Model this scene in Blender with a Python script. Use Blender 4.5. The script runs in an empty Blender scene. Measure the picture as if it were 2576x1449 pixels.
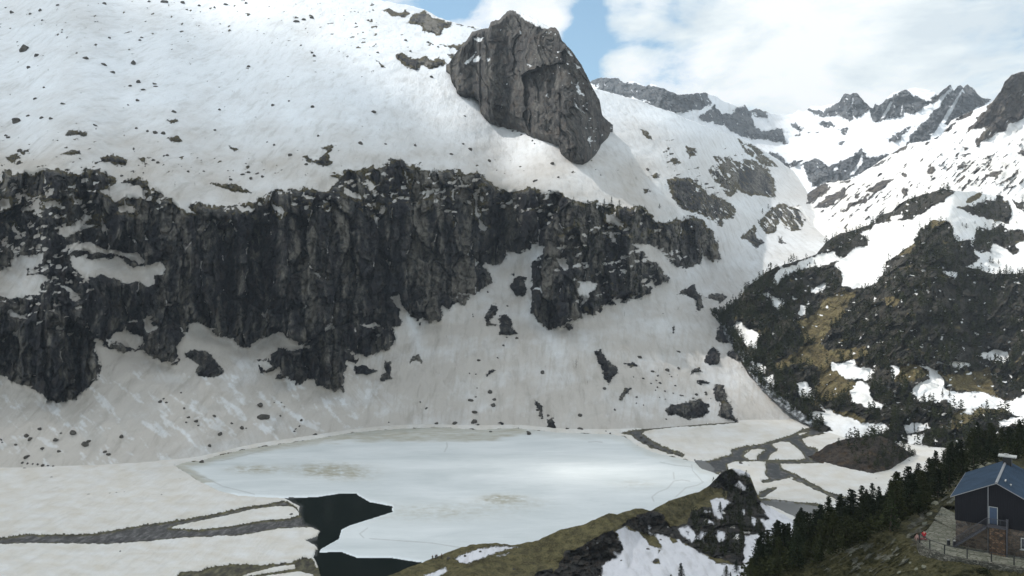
import bpy, math, random
import numpy as np
R = math.radians
scene = bpy.context.scene
COL = scene.collection
CLOUD_BLOBS = [(1475,90,58,110,-.40),(1130,20,95,70,-.30),(1620,110,90,22,-.22),(1330,25,110,40,.12),(1560,175,60,40,.15),(2100,150,420,160,.30),(1290,20,60,30,.10),(1380,60,60,25,.14),(1640,30,50,60,.12)]
# ------------------------------------------------------------------ camera
F, CU, CV, EYE = 1840.0, 1288.0, 724.5, 100.0      # focal length and centre in units of a 2576-wide frame; eye height above the lake
cam_d = bpy.data.cameras.new("camera"); cam = bpy.data.objects.new("camera", cam_d); COL.objects.link(cam)
cam_d.sensor_width = 36; cam_d.lens = 36 * F / 2576
cam_d.clip_start = 0.5; cam_d.clip_end = 30000
cam.location = (0, 0, EYE); cam.rotation_euler = (R(90), 0, 0)
scene.camera = cam
# ------------------------------------------------------------------ light
SUN = np.array([-.50, .30, .80]); SUN /= np.linalg.norm(SUN)
sd_ = bpy.data.lights.new("sun", 'SUN'); sun = bpy.data.objects.new("sun", sd_); COL.objects.link(sun)
sd_.energy = 4.1; sd_.angle = R(0.6); sd_.color = (1, .965, .92)
from mathutils import Vector
sun.rotation_euler = Vector(SUN).to_track_quat('Z', 'Y').to_euler()
sun.location = (-200, 200, 400)
scene.view_settings.view_transform = 'Standard'; scene.view_settings.look = 'None'
scene.view_settings.exposure = 0.10; scene.view_settings.gamma = 1
world = bpy.data.worlds.new("World"); scene.world = world; world.use_nodes = True
def N(nt, typ, loc=None, **kw):
    n = nt.nodes.new(typ)
    for k, v in kw.items():
        if k == 'inp':
            for a, b in v.items(): n.inputs[a].default_value = b
        else: setattr(n, k, v)
    return n
def ramp(nt, stops, fac=None, interp='LINEAR'):
    n = nt.nodes.new('ShaderNodeValToRGB'); cr = n.color_ramp; cr.interpolation = interp
    while len(cr.elements) < len(stops): cr.elements.new(0.5)
    for e, (p, c) in zip(cr.elements, stops):
        e.position = p; e.color = (*c, 1) if len(c) == 3 else c
    if fac is not None: nt.links.new(fac, n.inputs[0])
    return n
def math_(nt, op, a, b=None, clamp=False):
    n = nt.nodes.new('ShaderNodeMath'); n.operation = op; n.use_clamp = clamp
    for k, x in ((0, a), (1, b)):
        if x is None: continue
        if isinstance(x, (int, float)): n.inputs[k].default_value = x
        else: nt.links.new(x, n.inputs[k])
    return n.outputs[0]
def mixc(nt, f, a, b, blend='MIX'):
    n = nt.nodes.new('ShaderNodeMix'); n.data_type = 'RGBA'; n.blend_type = blend
    for k, x in ((0, f), (6, a), (7, b)):
        if isinstance(x, (int, float)): n.inputs[k].default_value = x
        elif isinstance(x, tuple): n.inputs[k].default_value = (*x, 1) if len(x) == 3 else x
        else: nt.links.new(x, n.inputs[k])
    return n.outputs[2]
def mapping(nt, vec, scale, rot=(0, 0, 0)):
    m = nt.nodes.new('ShaderNodeMapping'); m.inputs['Scale'].default_value = scale; m.inputs['Rotation'].default_value = rot
    nt.links.new(vec, m.inputs[0]); return m.outputs[0]
def noise(nt, vec, scale, detail=4, rough=.55, dist=0.0):
    n = nt.nodes.new('ShaderNodeTexNoise'); n.inputs['Scale'].default_value = scale; n.inputs['Detail'].default_value = detail
    n.inputs['Roughness'].default_value = rough; n.inputs['Distortion'].default_value = dist
    nt.links.new(vec, n.inputs['Vector']); return n.outputs[0]

nt = world.node_tree; nt.nodes.clear()
w_out = N(nt, 'ShaderNodeOutputWorld'); bg = N(nt, 'ShaderNodeBackground'); nt.links.new(bg.outputs[0], w_out.inputs[0])
sky = N(nt, 'ShaderNodeTexSky', sky_type='NISHITA', sun_disc=False, sun_elevation=math.asin(SUN[2]), sun_rotation=math.atan2(SUN[0], SUN[1]), altitude=1900)
bg.inputs[1].default_value = 0.088
tc = N(nt, 'ShaderNodeTexCoord'); dirv = tc.outputs['Generated']
sx = N(nt, 'ShaderNodeSeparateXYZ'); nt.links.new(dirv, sx.inputs[0])
# clouds live on a plane above the valley: direction / height gives their position
zz = math_(nt, 'MAXIMUM', sx.outputs[2], 0.02); zz = math_(nt, 'ADD', zz, 0.25)
cx_ = math_(nt, 'DIVIDE', sx.outputs[0], zz); cy_ = math_(nt, 'DIVIDE', sx.outputs[1], zz)
cb = N(nt, 'ShaderNodeCombineXYZ'); nt.links.new(cx_, cb.inputs[0]); nt.links.new(cy_, cb.inputs[1])
n1 = noise(nt, cb.outputs[0], 4.2, 10, .60, .15)
n2 = noise(nt, cb.outputs[0], 2.4, 8, .60, .3)
def blob(az_u, el_v, ru, rv, amp):
    # a clear patch or a bank of cloud in one part of the sky (direction through x, z per unit y)
    yy = math_(nt, 'MAXIMUM', sx.outputs[1], .05)
    a = math_(nt, 'DIVIDE', sx.outputs[0], yy); b = math_(nt, 'DIVIDE', sx.outputs[2], yy)
    a = math_(nt, 'DIVIDE', math_(nt, 'SUBTRACT', a, (az_u - CU) / F), ru / F); b = math_(nt, 'DIVIDE', math_(nt, 'SUBTRACT', b, (CV - el_v) / F), rv / F)
    q = math_(nt, 'ADD', math_(nt, 'MULTIPLY', a, a), math_(nt, 'MULTIPLY', b, b))
    return math_(nt, 'MULTIPLY', math_(nt, 'EXPONENT', math_(nt, 'MULTIPLY', q, -1.0)), amp)
cov = math_(nt, 'ADD', n1, .13)
for args in CLOUD_BLOBS: cov = math_(nt, 'ADD', cov, blob(*args))
cmask = ramp(nt, [(.50, (0, 0, 0)), (.60, (.65, .65, .65)), (.72, (1, 1, 1))], cov)
ccol = ramp(nt, [(.36, (8.4, 9.4, 10.0)), (.45, (10.4, 11.2, 11.4)), (.53, (12.4, 12.6, 12.7))], n2)
skyc = mixc(nt, 1.0, sky.outputs[0], (1.9, 2.2, 1.9), 'MULTIPLY')
out = mixc(nt, cmask.outputs[0], skyc, ccol.outputs[0])
nt.links.new(out, bg.inputs[0])
SHADE = (-300, 380, 640, 590, .80)   # ground point whose sun the cloud blocks, its two radii, its opacity
HAZE = 0.00009
# ------------------------------------------------------------------ numpy helpers
_rs = np.random.RandomState(7)
_perm = np.concatenate([_rs.permutation(512)] * 3)
_grad = np.stack([np.cos(np.arange(512) * 2.399), np.sin(np.arange(512) * 2.399)], 1)
def pn(x, y, seed=0):
    x = np.asarray(x, float) + seed * 17.31; y = np.asarray(y, float) + seed * 9.77
    xi = np.floor(x).astype(int); yi = np.floor(y).astype(int); xf = x - xi; yf = y - yi
    u = xf * xf * xf * (xf * (xf * 6 - 15) + 10); v = yf * yf * yf * (yf * (yf * 6 - 15) + 10)
    def g(ix, iy, fx, fy):
        h = _perm[(_perm[ix & 511] + (iy & 511)) & 511]; gr = _grad[h]; return gr[..., 0] * fx + gr[..., 1] * fy
    a = g(xi, yi, xf, yf); b = g(xi + 1, yi, xf - 1, yf); c = g(xi, yi + 1, xf, yf - 1); d = g(xi + 1, yi + 1, xf - 1, yf - 1)
    return (a + u * (b - a) + v * (c - a + u * (a - b - c + d))) * 1.5
def fbm(x, y, oct=4, seed=0, gain=.5):
    s = 0; a = 1; t = 0
    for o in range(oct):
        s = s + a * pn(x * 2 ** o, y * 2 ** o, seed + o * 3); t += a; a *= gain
    return s / t
def ridged(x, y, oct=4, seed=0, gain=.5):
    s = 0; a = 1; t = 0
    for o in range(oct):
        s = s + a * (1 - 2 * np.abs(pn(x * 2 ** o, y * 2 ** o, seed + o * 3))); t += a; a *= gain
    return s / t
def facets(x, y, seed=0, tilt=1.0):
    """broken rock: every cell is one flat face with its own set-back and lean; also gives distance to the joint and the face's number"""
    xi = np.floor(x).astype(int); yi = np.floor(y).astype(int); best = np.full(x.shape, 9.0); sec = np.full(x.shape, 9.0); val = np.zeros(x.shape); rid = np.zeros(x.shape)
    rt = np.random.RandomState(900 + seed).rand(6, 512)
    for di in (-1, 0, 1):
        for dj in (-1, 0, 1):
            ci, cj = xi + di, yi + dj; h = _perm[(_perm[(ci + seed * 7) & 511] + (cj & 511)) & 511]
            fx = ci + .15 + .7 * rt[0][h] - x; fy = cj + .15 + .7 * rt[1][h] - y; d2 = fx * fx + fy * fy
            v = (rt[2][h] - .5) * 1.2 - tilt * ((rt[3][h] - .5) * 2.2 * fx + (rt[4][h] - .35) * 2.2 * fy)
            c = d2 < best; sec = np.where(c, best, np.minimum(sec, d2)); best = np.where(c, d2, best); val = np.where(c, v, val); rid = np.where(c, rt[5][h], rid)
    return val, np.sqrt(sec) - np.sqrt(best), rid
def sstep(a, b, x):
    t = np.clip((x - a) / (b - a), 0, 1); return t * t * (3 - 2 * t)
def blur(a, k, axis):
    k = int(k)
    if k < 1: return a
    for _ in range(2):
        p = np.concatenate([np.repeat(np.take(a, [0], axis), k, axis), a, np.repeat(np.take(a, [-1], axis), k, axis)], axis)
        c = np.cumsum(p, axis=axis); z = np.zeros_like(np.take(c, [0], axis)); c = np.concatenate([z, c], axis)
        n = a.shape[axis]; i0 = np.arange(n)
        a = (np.take(c, i0 + 2 * k + 1, axis) - np.take(c, i0, axis)) / (2 * k + 1)
    return a
def P(s):
    return np.array([[float(t) for t in q.split(',')] for q in s.split()])
def sdf(poly, U, V, m=26.0):
    """signed distance (positive inside), clipped to +-m"""
    out = np.full(U.shape, -m); a = poly; b = np.roll(poly, -1, 0)
    sel = (U > a[:, 0].min() - m) & (U < a[:, 0].max() + m) & (V > a[:, 1].min() - m) & (V < a[:, 1].max() + m)
    if not sel.any(): return out
    x = U[sel]; y = V[sel]; d2 = np.full(x.shape, 1e9); ins = np.zeros(x.shape, bool)
    for (ax, ay), (bx, by) in zip(a, b):
        dx, dy = bx - ax, by - ay; L = dx * dx + dy * dy + 1e-9
        t = np.clip(((x - ax) * dx + (y - ay) * dy) / L, 0, 1)
        d2 = np.minimum(d2, (x - ax - t * dx) ** 2 + (y - ay - t * dy) ** 2)
        if ay != by:
            c = (ay > y) != (by > y); ins ^= c & (x < dx * (y - ay) / dy + ax)
    d = np.sqrt(d2); out[sel] = np.clip(np.where(ins, d, -d), -m, m); return out
def sdmax(polys, U, V, m=26.0):
    o = np.full(U.shape, -m)
    for p in polys: o = np.maximum(o, sdf(p, U, V, m))
    return o
def PL(*strs):
    return [P(s) for st in strs for s in st.split(';') if s.strip()]
def line(s):
    p = P(s); return lambda u: np.interp(u, p[:, 0], p[:, 1])
def shep(ctrl, U, V, sy=1.0, pw=2.0, r0=60.0):
    num = 0; den = 0
    for (cu, cv, s) in ctrl:
        w = 1.0 / ((U - cu) ** 2 + ((V - cv) * sy) ** 2 + r0 * r0) ** pw; num = num + w * s; den = den + w
    return num / den
def W(u, v, d):
    return np.stack([(u - CU) / F * d, d + 0 * u, EYE + (CV - v) / F * d], -1)
def warp(U, V, amp, wl, seed):
    return U + amp * fbm(U / wl, V / wl, 4, seed, .6), V + amp * .8 * fbm(U / wl, V / wl, 4, seed + 40, .6)

def tps(ctrl, U, V):
    c = np.array(ctrl, float); x, y, f = c[:, 0] / 300, c[:, 1] / 300, c[:, 2]; n = len(c)
    def k(r2): return .5 * r2 * np.log(r2 + 1e-9)
    A = np.zeros((n + 3, n + 3)); A[:n, :n] = k((x[:, None] - x) ** 2 + (y[:, None] - y) ** 2); A[:n, n] = 1; A[:n, n + 1] = x; A[:n, n + 2] = y; A[n:, :n] = A[:n, n:].T
    w = np.linalg.solve(A, np.concatenate([f, [0, 0, 0]])); X = U / 300; Y = V / 300; o = w[n] + w[n + 1] * X + w[n + 2] * Y
    for i in range(n): o = o + w[i] * k((X - x[i]) ** 2 + (Y - y[i]) ** 2)
    return o
SHEETS = {}
class Sheet:
    """a real ground surface, sampled column by column from its foot to its crest"""
    def __init__(s, name, u0, u1, du, vb, vt, rows, jag=0.0, jwl=30.0, jseed=3, sk=10):
        s.name = name; s.us = np.arange(u0, u1 + du * .5, du) if np.isscalar(du) else du
        s.rows = rows; s.vb = vb(s.us); s.vt = vt(s.us)
        sm = blur(s.vt, sk, 0) if np.isscalar(du) else blur(s.vt, 34, 0)
        if jag: s.vt = s.vt + jag * fbm(s.us / jwl, s.us * 0, 5, jseed, .65)
        s.vb = np.maximum(s.vb, s.vt + 1.0)
        j = np.linspace(0, 1, rows)[None, :]
        s.U = np.repeat(s.us[:, None], rows, 1); sm = np.minimum(sm, s.vb - 1.0); s.sm = sm
        s.V = s.vb[:, None] + (sm - s.vb)[:, None] * j
        s.Vs = s.V.copy(); s.V = s.V + (s.vt - sm)[:, None] * j ** 14
        SHEETS[name] = s
    def integrate(s, d0, slope):
        """walk up (or down) each sight column along ground of the given steepness"""
        t = (CV - s.Vs) / F; dt = np.diff(t, axis=1); den = np.maximum(slope - t, .05); den = (den[:, 1:] + den[:, :-1]) / 2
        L = np.concatenate([np.zeros((len(s.us), 1)), np.cumsum(dt / den, 1)], 1)
        s.L = np.log(d0)[:, None] + L
    def settle(s):
        for k in range(len(s.us)):
            g = (s.L[k, -1] - s.L[k, -4]) / max(s.Vs[k, -4] - s.Vs[k, -1], .5); x = s.Vs[k, -1] - s.V[k]
            s.L[k] = np.interp(-s.V[k], -s.Vs[k], s.L[k]) + np.maximum(x, 0) * min(max(g, 0), .01)
    def at(s, u, v):
        i = np.interp(u, s.us, np.arange(len(s.us))); i0 = int(np.clip(i, 0, len(s.us) - 2)); f = i - i0
        r = 0
        for k, w in ((i0, 1 - f), (i0 + 1, f)):
            j = float(np.interp(-v, -s.V[k], np.arange(s.rows))); j = min(j, s.rows - 1.001); j0 = int(j)
            r += w * (s.L[k, j0] * (1 - (j - j0)) + s.L[k, j0 + 1] * (j - j0))
        return float(np.exp(r))
    def pt(s, u, v):
        d = s.at(u, v); return np.array([(u - CU) / F * d, d, EYE + (CV - v) / F * d])
    def build(s, mask, mat, back=6, bstep=12.0, bs=-.7, front=0, fstep=4.0, fs=.4):
        d = np.exp(s.L); XYZ = W(s.U, s.V, d); M = mask
        if back:     # the ground carries on down the far side of the crest
            ex = []
            for k in range(1, back + 1):
                dd = bstep * k * (1 + k * .35); dl = d[:, -1] + dd; z = XYZ[:, -1, 2] + bs * dd
                ex.append(np.stack([XYZ[:, -1, 0] * dl / d[:, -1], dl, z], -1)[:, None])
            XYZ = np.concatenate([XYZ] + ex, 1); M = np.concatenate([M] + [M[:, -1:]] * back, 1)
        if front:
            ex = []
            for k in range(front, 0, -1):
                dl = d[:, 0] - fstep * k; z = XYZ[:, 0, 2] - fs * fstep * k
                ex.append(np.stack([XYZ[:, 0, 0] * dl / d[:, 0], dl, z], -1)[:, None])
            XYZ = np.concatenate(ex + [XYZ], 1); M = np.concatenate([M[:, :1]] * front + [M], 1)
        return grid_object(s.name, XYZ, M, mat)
def grid_faces(n, m):
    i = np.arange(n - 1)[:, None] * m + np.arange(m - 1)[None, :]
    return np.stack([i, i + m, i + m + 1, i + 1], -1).reshape(-1, 4)
def np_mesh(name, verts, faces, mat, mask=None, smooth=True, attr='mask'):
    me = bpy.data.meshes.new(name); verts = np.ascontiguousarray(verts, dtype=np.float32); k = faces.shape[1]
    me.vertices.add(len(verts)); me.vertices.foreach_set('co', verts.ravel())
    me.loops.add(faces.size); me.loops.foreach_set('vertex_index', np.ascontiguousarray(faces, dtype=np.int32).ravel())
    me.polygons.add(len(faces)); me.polygons.foreach_set('loop_start', np.arange(0, faces.size, k, dtype=np.int32))
    try: me.polygons.foreach_set('loop_total', np.full(len(faces), k, dtype=np.int32))
    except Exception: pass
    me.update(calc_edges=True)
    if smooth: me.polygons.foreach_set('use_smooth', np.ones(len(faces), bool))
    if mask is not None:
        a = me.color_attributes.new(attr, 'FLOAT_COLOR', 'POINT'); a.data.foreach_set('color', np.ascontiguousarray(mask, dtype=np.float32).ravel())
    if mat: me.materials.append(mat)
    return me
def grid_object(name, XYZ, M, mat, kind='structure'):
    n, m = XYZ.shape[:2]
    me = np_mesh(name, XYZ.reshape(-1, 3), grid_faces(n, m), mat, M.reshape(-1, 4))
    o = bpy.data.objects.new(name, me); COL.objects.link(o); o['kind'] = kind
    return o
# ------------------------------------------------------------------ materials
def new_mat(name):
    m = bpy.data.materials.new(name); m.use_nodes = True; nt = m.node_tree
    b = nt.nodes['Principled BSDF']; b.inputs['Specular IOR Level'].default_value = .25; return m, nt, b
def terrain_mat(name, sc=1.0, rock=((.03, .03, .034), (.075, .073, .068), (.13, .12, .10)), strip=1.0, tilt=(0, 0, 0),
                snow=(.79, .82, .845), dust=(.545, .50, .44), rills=.8, grassc=((.035, .03, .014), (.085, .068, .03), (.13, .11, .05)), bump=1.0, WARM=(.085, .062, .045)):
    """snow lying on rock, with turf: mask R snow cover, G turf, B dust on the snow, A how pale the rock is"""
    m, nt, b = new_mat(name); geo = N(nt, 'ShaderNodeNewGeometry'); pos = geo.outputs['Position']
    at = N(nt, 'ShaderNodeAttribute', attribute_name='mask'); sp = N(nt, 'ShaderNodeSeparateColor'); nt.links.new(at.outputs['Color'], sp.inputs[0])
    fine = noise(nt, pos, .9 / sc, 3, .65); mid = noise(nt, pos, .16 / sc, 5, .6)
    stv = mapping(nt, pos, (1, 1, .5 * strip), tilt); st = noise(nt, stv, .22 / sc, 6, .68, .3); st2 = noise(nt, stv, .05 / sc, 4, .6, .2)
    # rock
    f = math_(nt, 'ADD', math_(nt, 'MULTIPLY', st, .9), math_(nt, 'MULTIPLY', st2, .6)); f = math_(nt, 'SUBTRACT', f, .25); f = math_(nt, 'ADD', f, math_(nt, 'MULTIPLY', at.outputs['Alpha'], .40))
    rk = ramp(nt, [(.38, rock[0]), (.52, rock[1]), (.68, rock[2])], f)
    crn = noise(nt, mapping(nt, pos, (1, 1, .42 * strip), tilt), .75 / sc, 4, .75, .8); crk_ = ramp(nt, [(.36, (.50, .50, .53)), (.46, (1, 1, 1)), (.66, (1.2, 1.18, 1.12))], crn)
    rkc = mixc(nt, 1.0, rk.outputs[0], crk_.outputs[0], 'MULTIPLY')
    warm = mixc(nt, ramp(nt, [(.5, (0, 0, 0)), (.64, (.55, .55, .55))], mid).outputs[0], rkc, WARM)
    # turf
    gf = math_(nt, 'ADD', math_(nt, 'MULTIPLY', mid, .55), math_(nt, 'MULTIPLY', fine, .45))
    gr = ramp(nt, [(.40, grassc[0]), (.5, grassc[1]), (.61, grassc[2])], gf)
    gm = math_(nt, 'ADD', sp.outputs[1], math_(nt, 'MULTIPLY', math_(nt, 'SUBTRACT', mid, .5), 1.1)); gm = ramp(nt, [(.42, (0, 0, 0)), (.58, (1, 1, 1))], gm)
    base = mixc(nt, gm.outputs[0], warm, gr.outputs[0])
    # snow
    ds = math_(nt, 'ADD', sp.outputs[2], math_(nt, 'MULTIPLY', math_(nt, 'SUBTRACT', mid, .5), .5)); ds = math_(nt, 'MAXIMUM', math_(nt, 'MINIMUM', ds, 1), 0)
    sn = mixc(nt, ds, snow, dust)
    sn = mixc(nt, math_(nt, 'MULTIPLY', ramp(nt, [(.35, (1, 1, 1)), (.62, (0, 0, 0))], fine).outputs[0], .10), sn, (.42, .40, .36))
    sm = math_(nt, 'ADD', sp.outputs[0], math_(nt, 'MULTIPLY', math_(nt, 'SUBTRACT', fine, .5), .5)); sm = ramp(nt, [(.44, (0, 0, 0)), (.56, (1, 1, 1))], sm)
    rill = noise(nt, mapping(nt, pos, (1, .22, .3)), .22 / sc, 6, .68, .4); rl_ = ramp(nt, [(.34, (.80, .79, .77)), (.48, (1, 1, 1)), (.66, (1.07, 1.07, 1.07))], rill); sn = mixc(nt, rills, sn, rl_.outputs[0], 'MULTIPLY')
    col = mixc(nt, sm.outputs[0], base, sn); nt.links.new(col, b.inputs['Base Color']); b.inputs['Roughness'].default_value = .85
    bh = mixc(nt, sm.outputs[0], math_(nt, 'ADD', math_(nt, 'MULTIPLY', st, 1.3), math_(nt, 'ADD', math_(nt, 'MULTIPLY', fine, .35), math_(nt, 'MULTIPLY', crn, .8))), math_(nt, 'ADD', math_(nt, 'MULTIPLY', mid, .30), math_(nt, 'MULTIPLY', rill, .45)))
    bp = N(nt, 'ShaderNodeBump'); bp.inputs['Strength'].default_value = .9; bp.inputs['Distance'].default_value = 2.2 * sc * bump
    nt.links.new(bh, bp.inputs['Height']); nt.links.new(bp.outputs[0], b.inputs['Normal'])
    return m
def flat_mat(name, c, rough=.7, var=.25, sc=2.0, metal=0.0, c2=None, stretch=(1, 1, 1), bumpd=0.0, spec=.3):
    m, nt, b = new_mat(name); tcn = N(nt, 'ShaderNodeTexCoord'); v = mapping(nt, tcn.outputs['Object'], stretch)
    n = noise(nt, v, sc, 5, .6)
    if name == 'pine_needles': n = math_(nt, 'ADD', math_(nt, 'MULTIPLY', n, .6), math_(nt, 'MULTIPLY', noise(nt, N(nt, 'ShaderNodeNewGeometry').outputs['Position'], .12, 3), .4))
    c2 = c2 or tuple(x * (1 - var) for x in c); hi = tuple(min(1, x * (1 + var)) for x in c)
    r_ = ramp(nt, [(.32, c2), (.5, c), (.7, hi)], n); nt.links.new(r_.outputs[0], b.inputs['Base Color'])
    b.inputs['Roughness'].default_value = rough; b.inputs['Metallic'].default_value = metal; b.inputs['Specular IOR Level'].default_value = spec
    if bumpd:
        bp = N(nt, 'ShaderNodeBump'); bp.inputs['Distance'].default_value = bumpd; nt.links.new(n, bp.inputs['Height']); nt.links.new(bp.outputs[0], b.inputs['Normal'])
    return m
# ================================================================== GROUND AND MOUNTAINS
def enc(sd_snow): return .5 + np.clip(sd_snow, -26, 26) / 12.0       # positive = snow
def mk(snow, grass, dust, pale): return np.stack([snow, grass, dust, pale], -1)

# ---- main mountain on the left: scree slope, cliff band, upper snowfield, left wall of the high valley
shore = line("-600,1215 -300,1205 0,1190 150,1185 300,1180 430,1168 520,1158 620,1128 700,1116 800,1101 900,1085 1000,1076 1100,1073 1200,1078 1300,1074 1400,1086 1540,1089 1600,1086 1700,1078 1860,1066 2100,1062")
crest = line("-600,-330 -100,-230 300,-160 600,-90 800,-40 950,-1 1000,9 1040,18 1072,27 1100,40 1139,56 1200,70 1260,90 1400,158 1490,222 1550,235 1640,262 1717,294 1777,317 1827,337 1877,353 1903,370 1933,387 1957,400 1980,417 1995,427 2012,452 2030,482 2045,505 2080,530 2120,560")
us = np.concatenate([np.arange(-600, -40, 14.0), np.arange(-40, 2126, 2.2)])
S1 = Sheet('mountain_slope', 0, 0, us, lambda u: shore(u) + 6, crest, 600, jag=7, jwl=45)
U, V = S1.U, S1.V
CLIFF = P("-600,430 -400,430 -200,450 0,455 12,425 35,440 60,430 75,445 105,428 130,425 165,432 200,440 215,425 250,428 285,445 300,470 318,450 350,445 375,470 400,485 425,500 460,520 500,510 540,520 590,515 640,510 665,490 690,480 740,478 770,470 800,480 830,475 850,455 865,425 900,430 935,415 955,425 985,400 1010,398 1035,415 1060,430 1090,425 1115,430 1150,425 1165,440 1200,430 1235,455 1250,480 1290,480 1330,470 1370,485 1395,480 1440,500 1480,515 1500,500 1520,515 1560,520 1610,520 1640,540 1650,560 1700,555 1740,545 1770,555 1790,580 1810,620 1812,650 1795,660 1770,640 1760,665 1725,675 1690,665 1660,625 1620,610 1600,612 1640,650 1668,680 1684,700 1655,722 1645,708 1620,718 1648,730 1600,755 1560,762 1525,770 1490,795 1465,785 1462,800 1440,808 1420,815 1400,828 1375,825 1350,805 1337,785 1340,740 1337,690 1342,660 1375,622 1345,620 1338,600 1335,625 1310,635 1272,632 1270,655 1245,670 1220,665 1208,670 1228,685 1238,710 1225,722 1185,740 1150,735 1142,750 1172,760 1145,765 1140,772 1128,775 1112,770 1112,805 1085,815 1060,812 1035,795 1020,780 1010,765 1005,800 1008,815 990,820 992,840 985,870 960,885 935,900 915,895 880,885 890,905 870,905 870,960 860,983 825,980 795,968 790,950 775,955 750,965 720,955 680,945 650,930 645,905 660,905 680,905 700,875 735,880 775,875 780,865 740,860 710,840 690,840 655,855 620,873 600,870 590,853 560,850 535,835 510,815 478,812 460,850 440,885 452,910 430,918 400,905 370,890 340,880 310,885 280,875 262,868 240,850 240,866 250,900 258,930 240,955 220,975 185,1005 150,1012 120,1005 90,985 50,965 20,950 0,945 -150,960 -400,1010 -600,1030")
PATCH = PL("173,641 213,650 300,646 320,656 333,673 360,670 400,656 420,680 410,690 387,690 383,720 367,723 360,713 330,710 300,710 253,690 227,696 217,713 197,686",
 "167,616 213,608 273,630 320,633 350,636 363,663 350,668 320,646 233,635 180,626;150,573 187,563 217,543 233,543 213,563 247,570 200,580 167,596 147,586",
 "107,506 150,510 153,520 113,521;0,680 30,673 30,653 67,646 110,636 110,650 93,670 67,673 70,690 117,696 130,706 100,713 103,743 87,746 67,740 60,746 30,746 -100,736 -100,685",
 "273,853 293,836 317,826 333,843 367,850 363,863 350,880 327,876 300,866;363,803 383,793 380,813 397,826 380,840 363,826;255,480 290,508 320,493 363,500 373,480 330,462 290,462",
 "300,520 333,518 340,538 300,532;253,546 277,580 257,586;430,493 460,505 490,537 465,532 440,515;647,913 670,906 682,920 667,933;667,943 703,923 710,936 690,953",
 "1202,546 1228,573 1208,583;1192,490 1200,550 1206,545 1203,485;985,745 1000,740 1012,765 1020,790 1035,808 1010,815 1005,780 985,760;908,816 945,808 955,822 925,824",
 "1398,646 1430,653 1425,680 1415,675;1530,580 1548,590 1550,615 1535,600;1592,612 1632,614 1652,643 1672,663 1680,678 1658,672 1635,655 1612,635;1520,535 1560,550 1567,572 1530,560;1452,711 1480,706 1505,711 1485,738 1465,768",
 "1667,640 1690,648 1695,655 1672,652;1700,640 1715,650 1705,655;588,520 610,535 630,530 620,518;680,505 705,520 712,545 706,548;860,470 890,478 905,500 885,495 865,490;925,455 945,470 940,480 922,470;1065,470 1085,485 1075,495;1015,425 1025,445 1030,470 1022,450;1150,440 1170,470 1160,470;1210,485 1225,500 1215,505;0,500 25,505 30,520 0,530;30,560 50,585 45,600 30,580;60,480 80,500 70,510;140,710 175,720 205,745 180,740;170,750 200,745 205,755 180,758;25,785 60,790 60,800 30,797;90,810 110,805 105,815 90,818;185,770 195,768 195,780;270,870 262,850 300,868;320,810 350,800 352,806 322,815")
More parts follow.
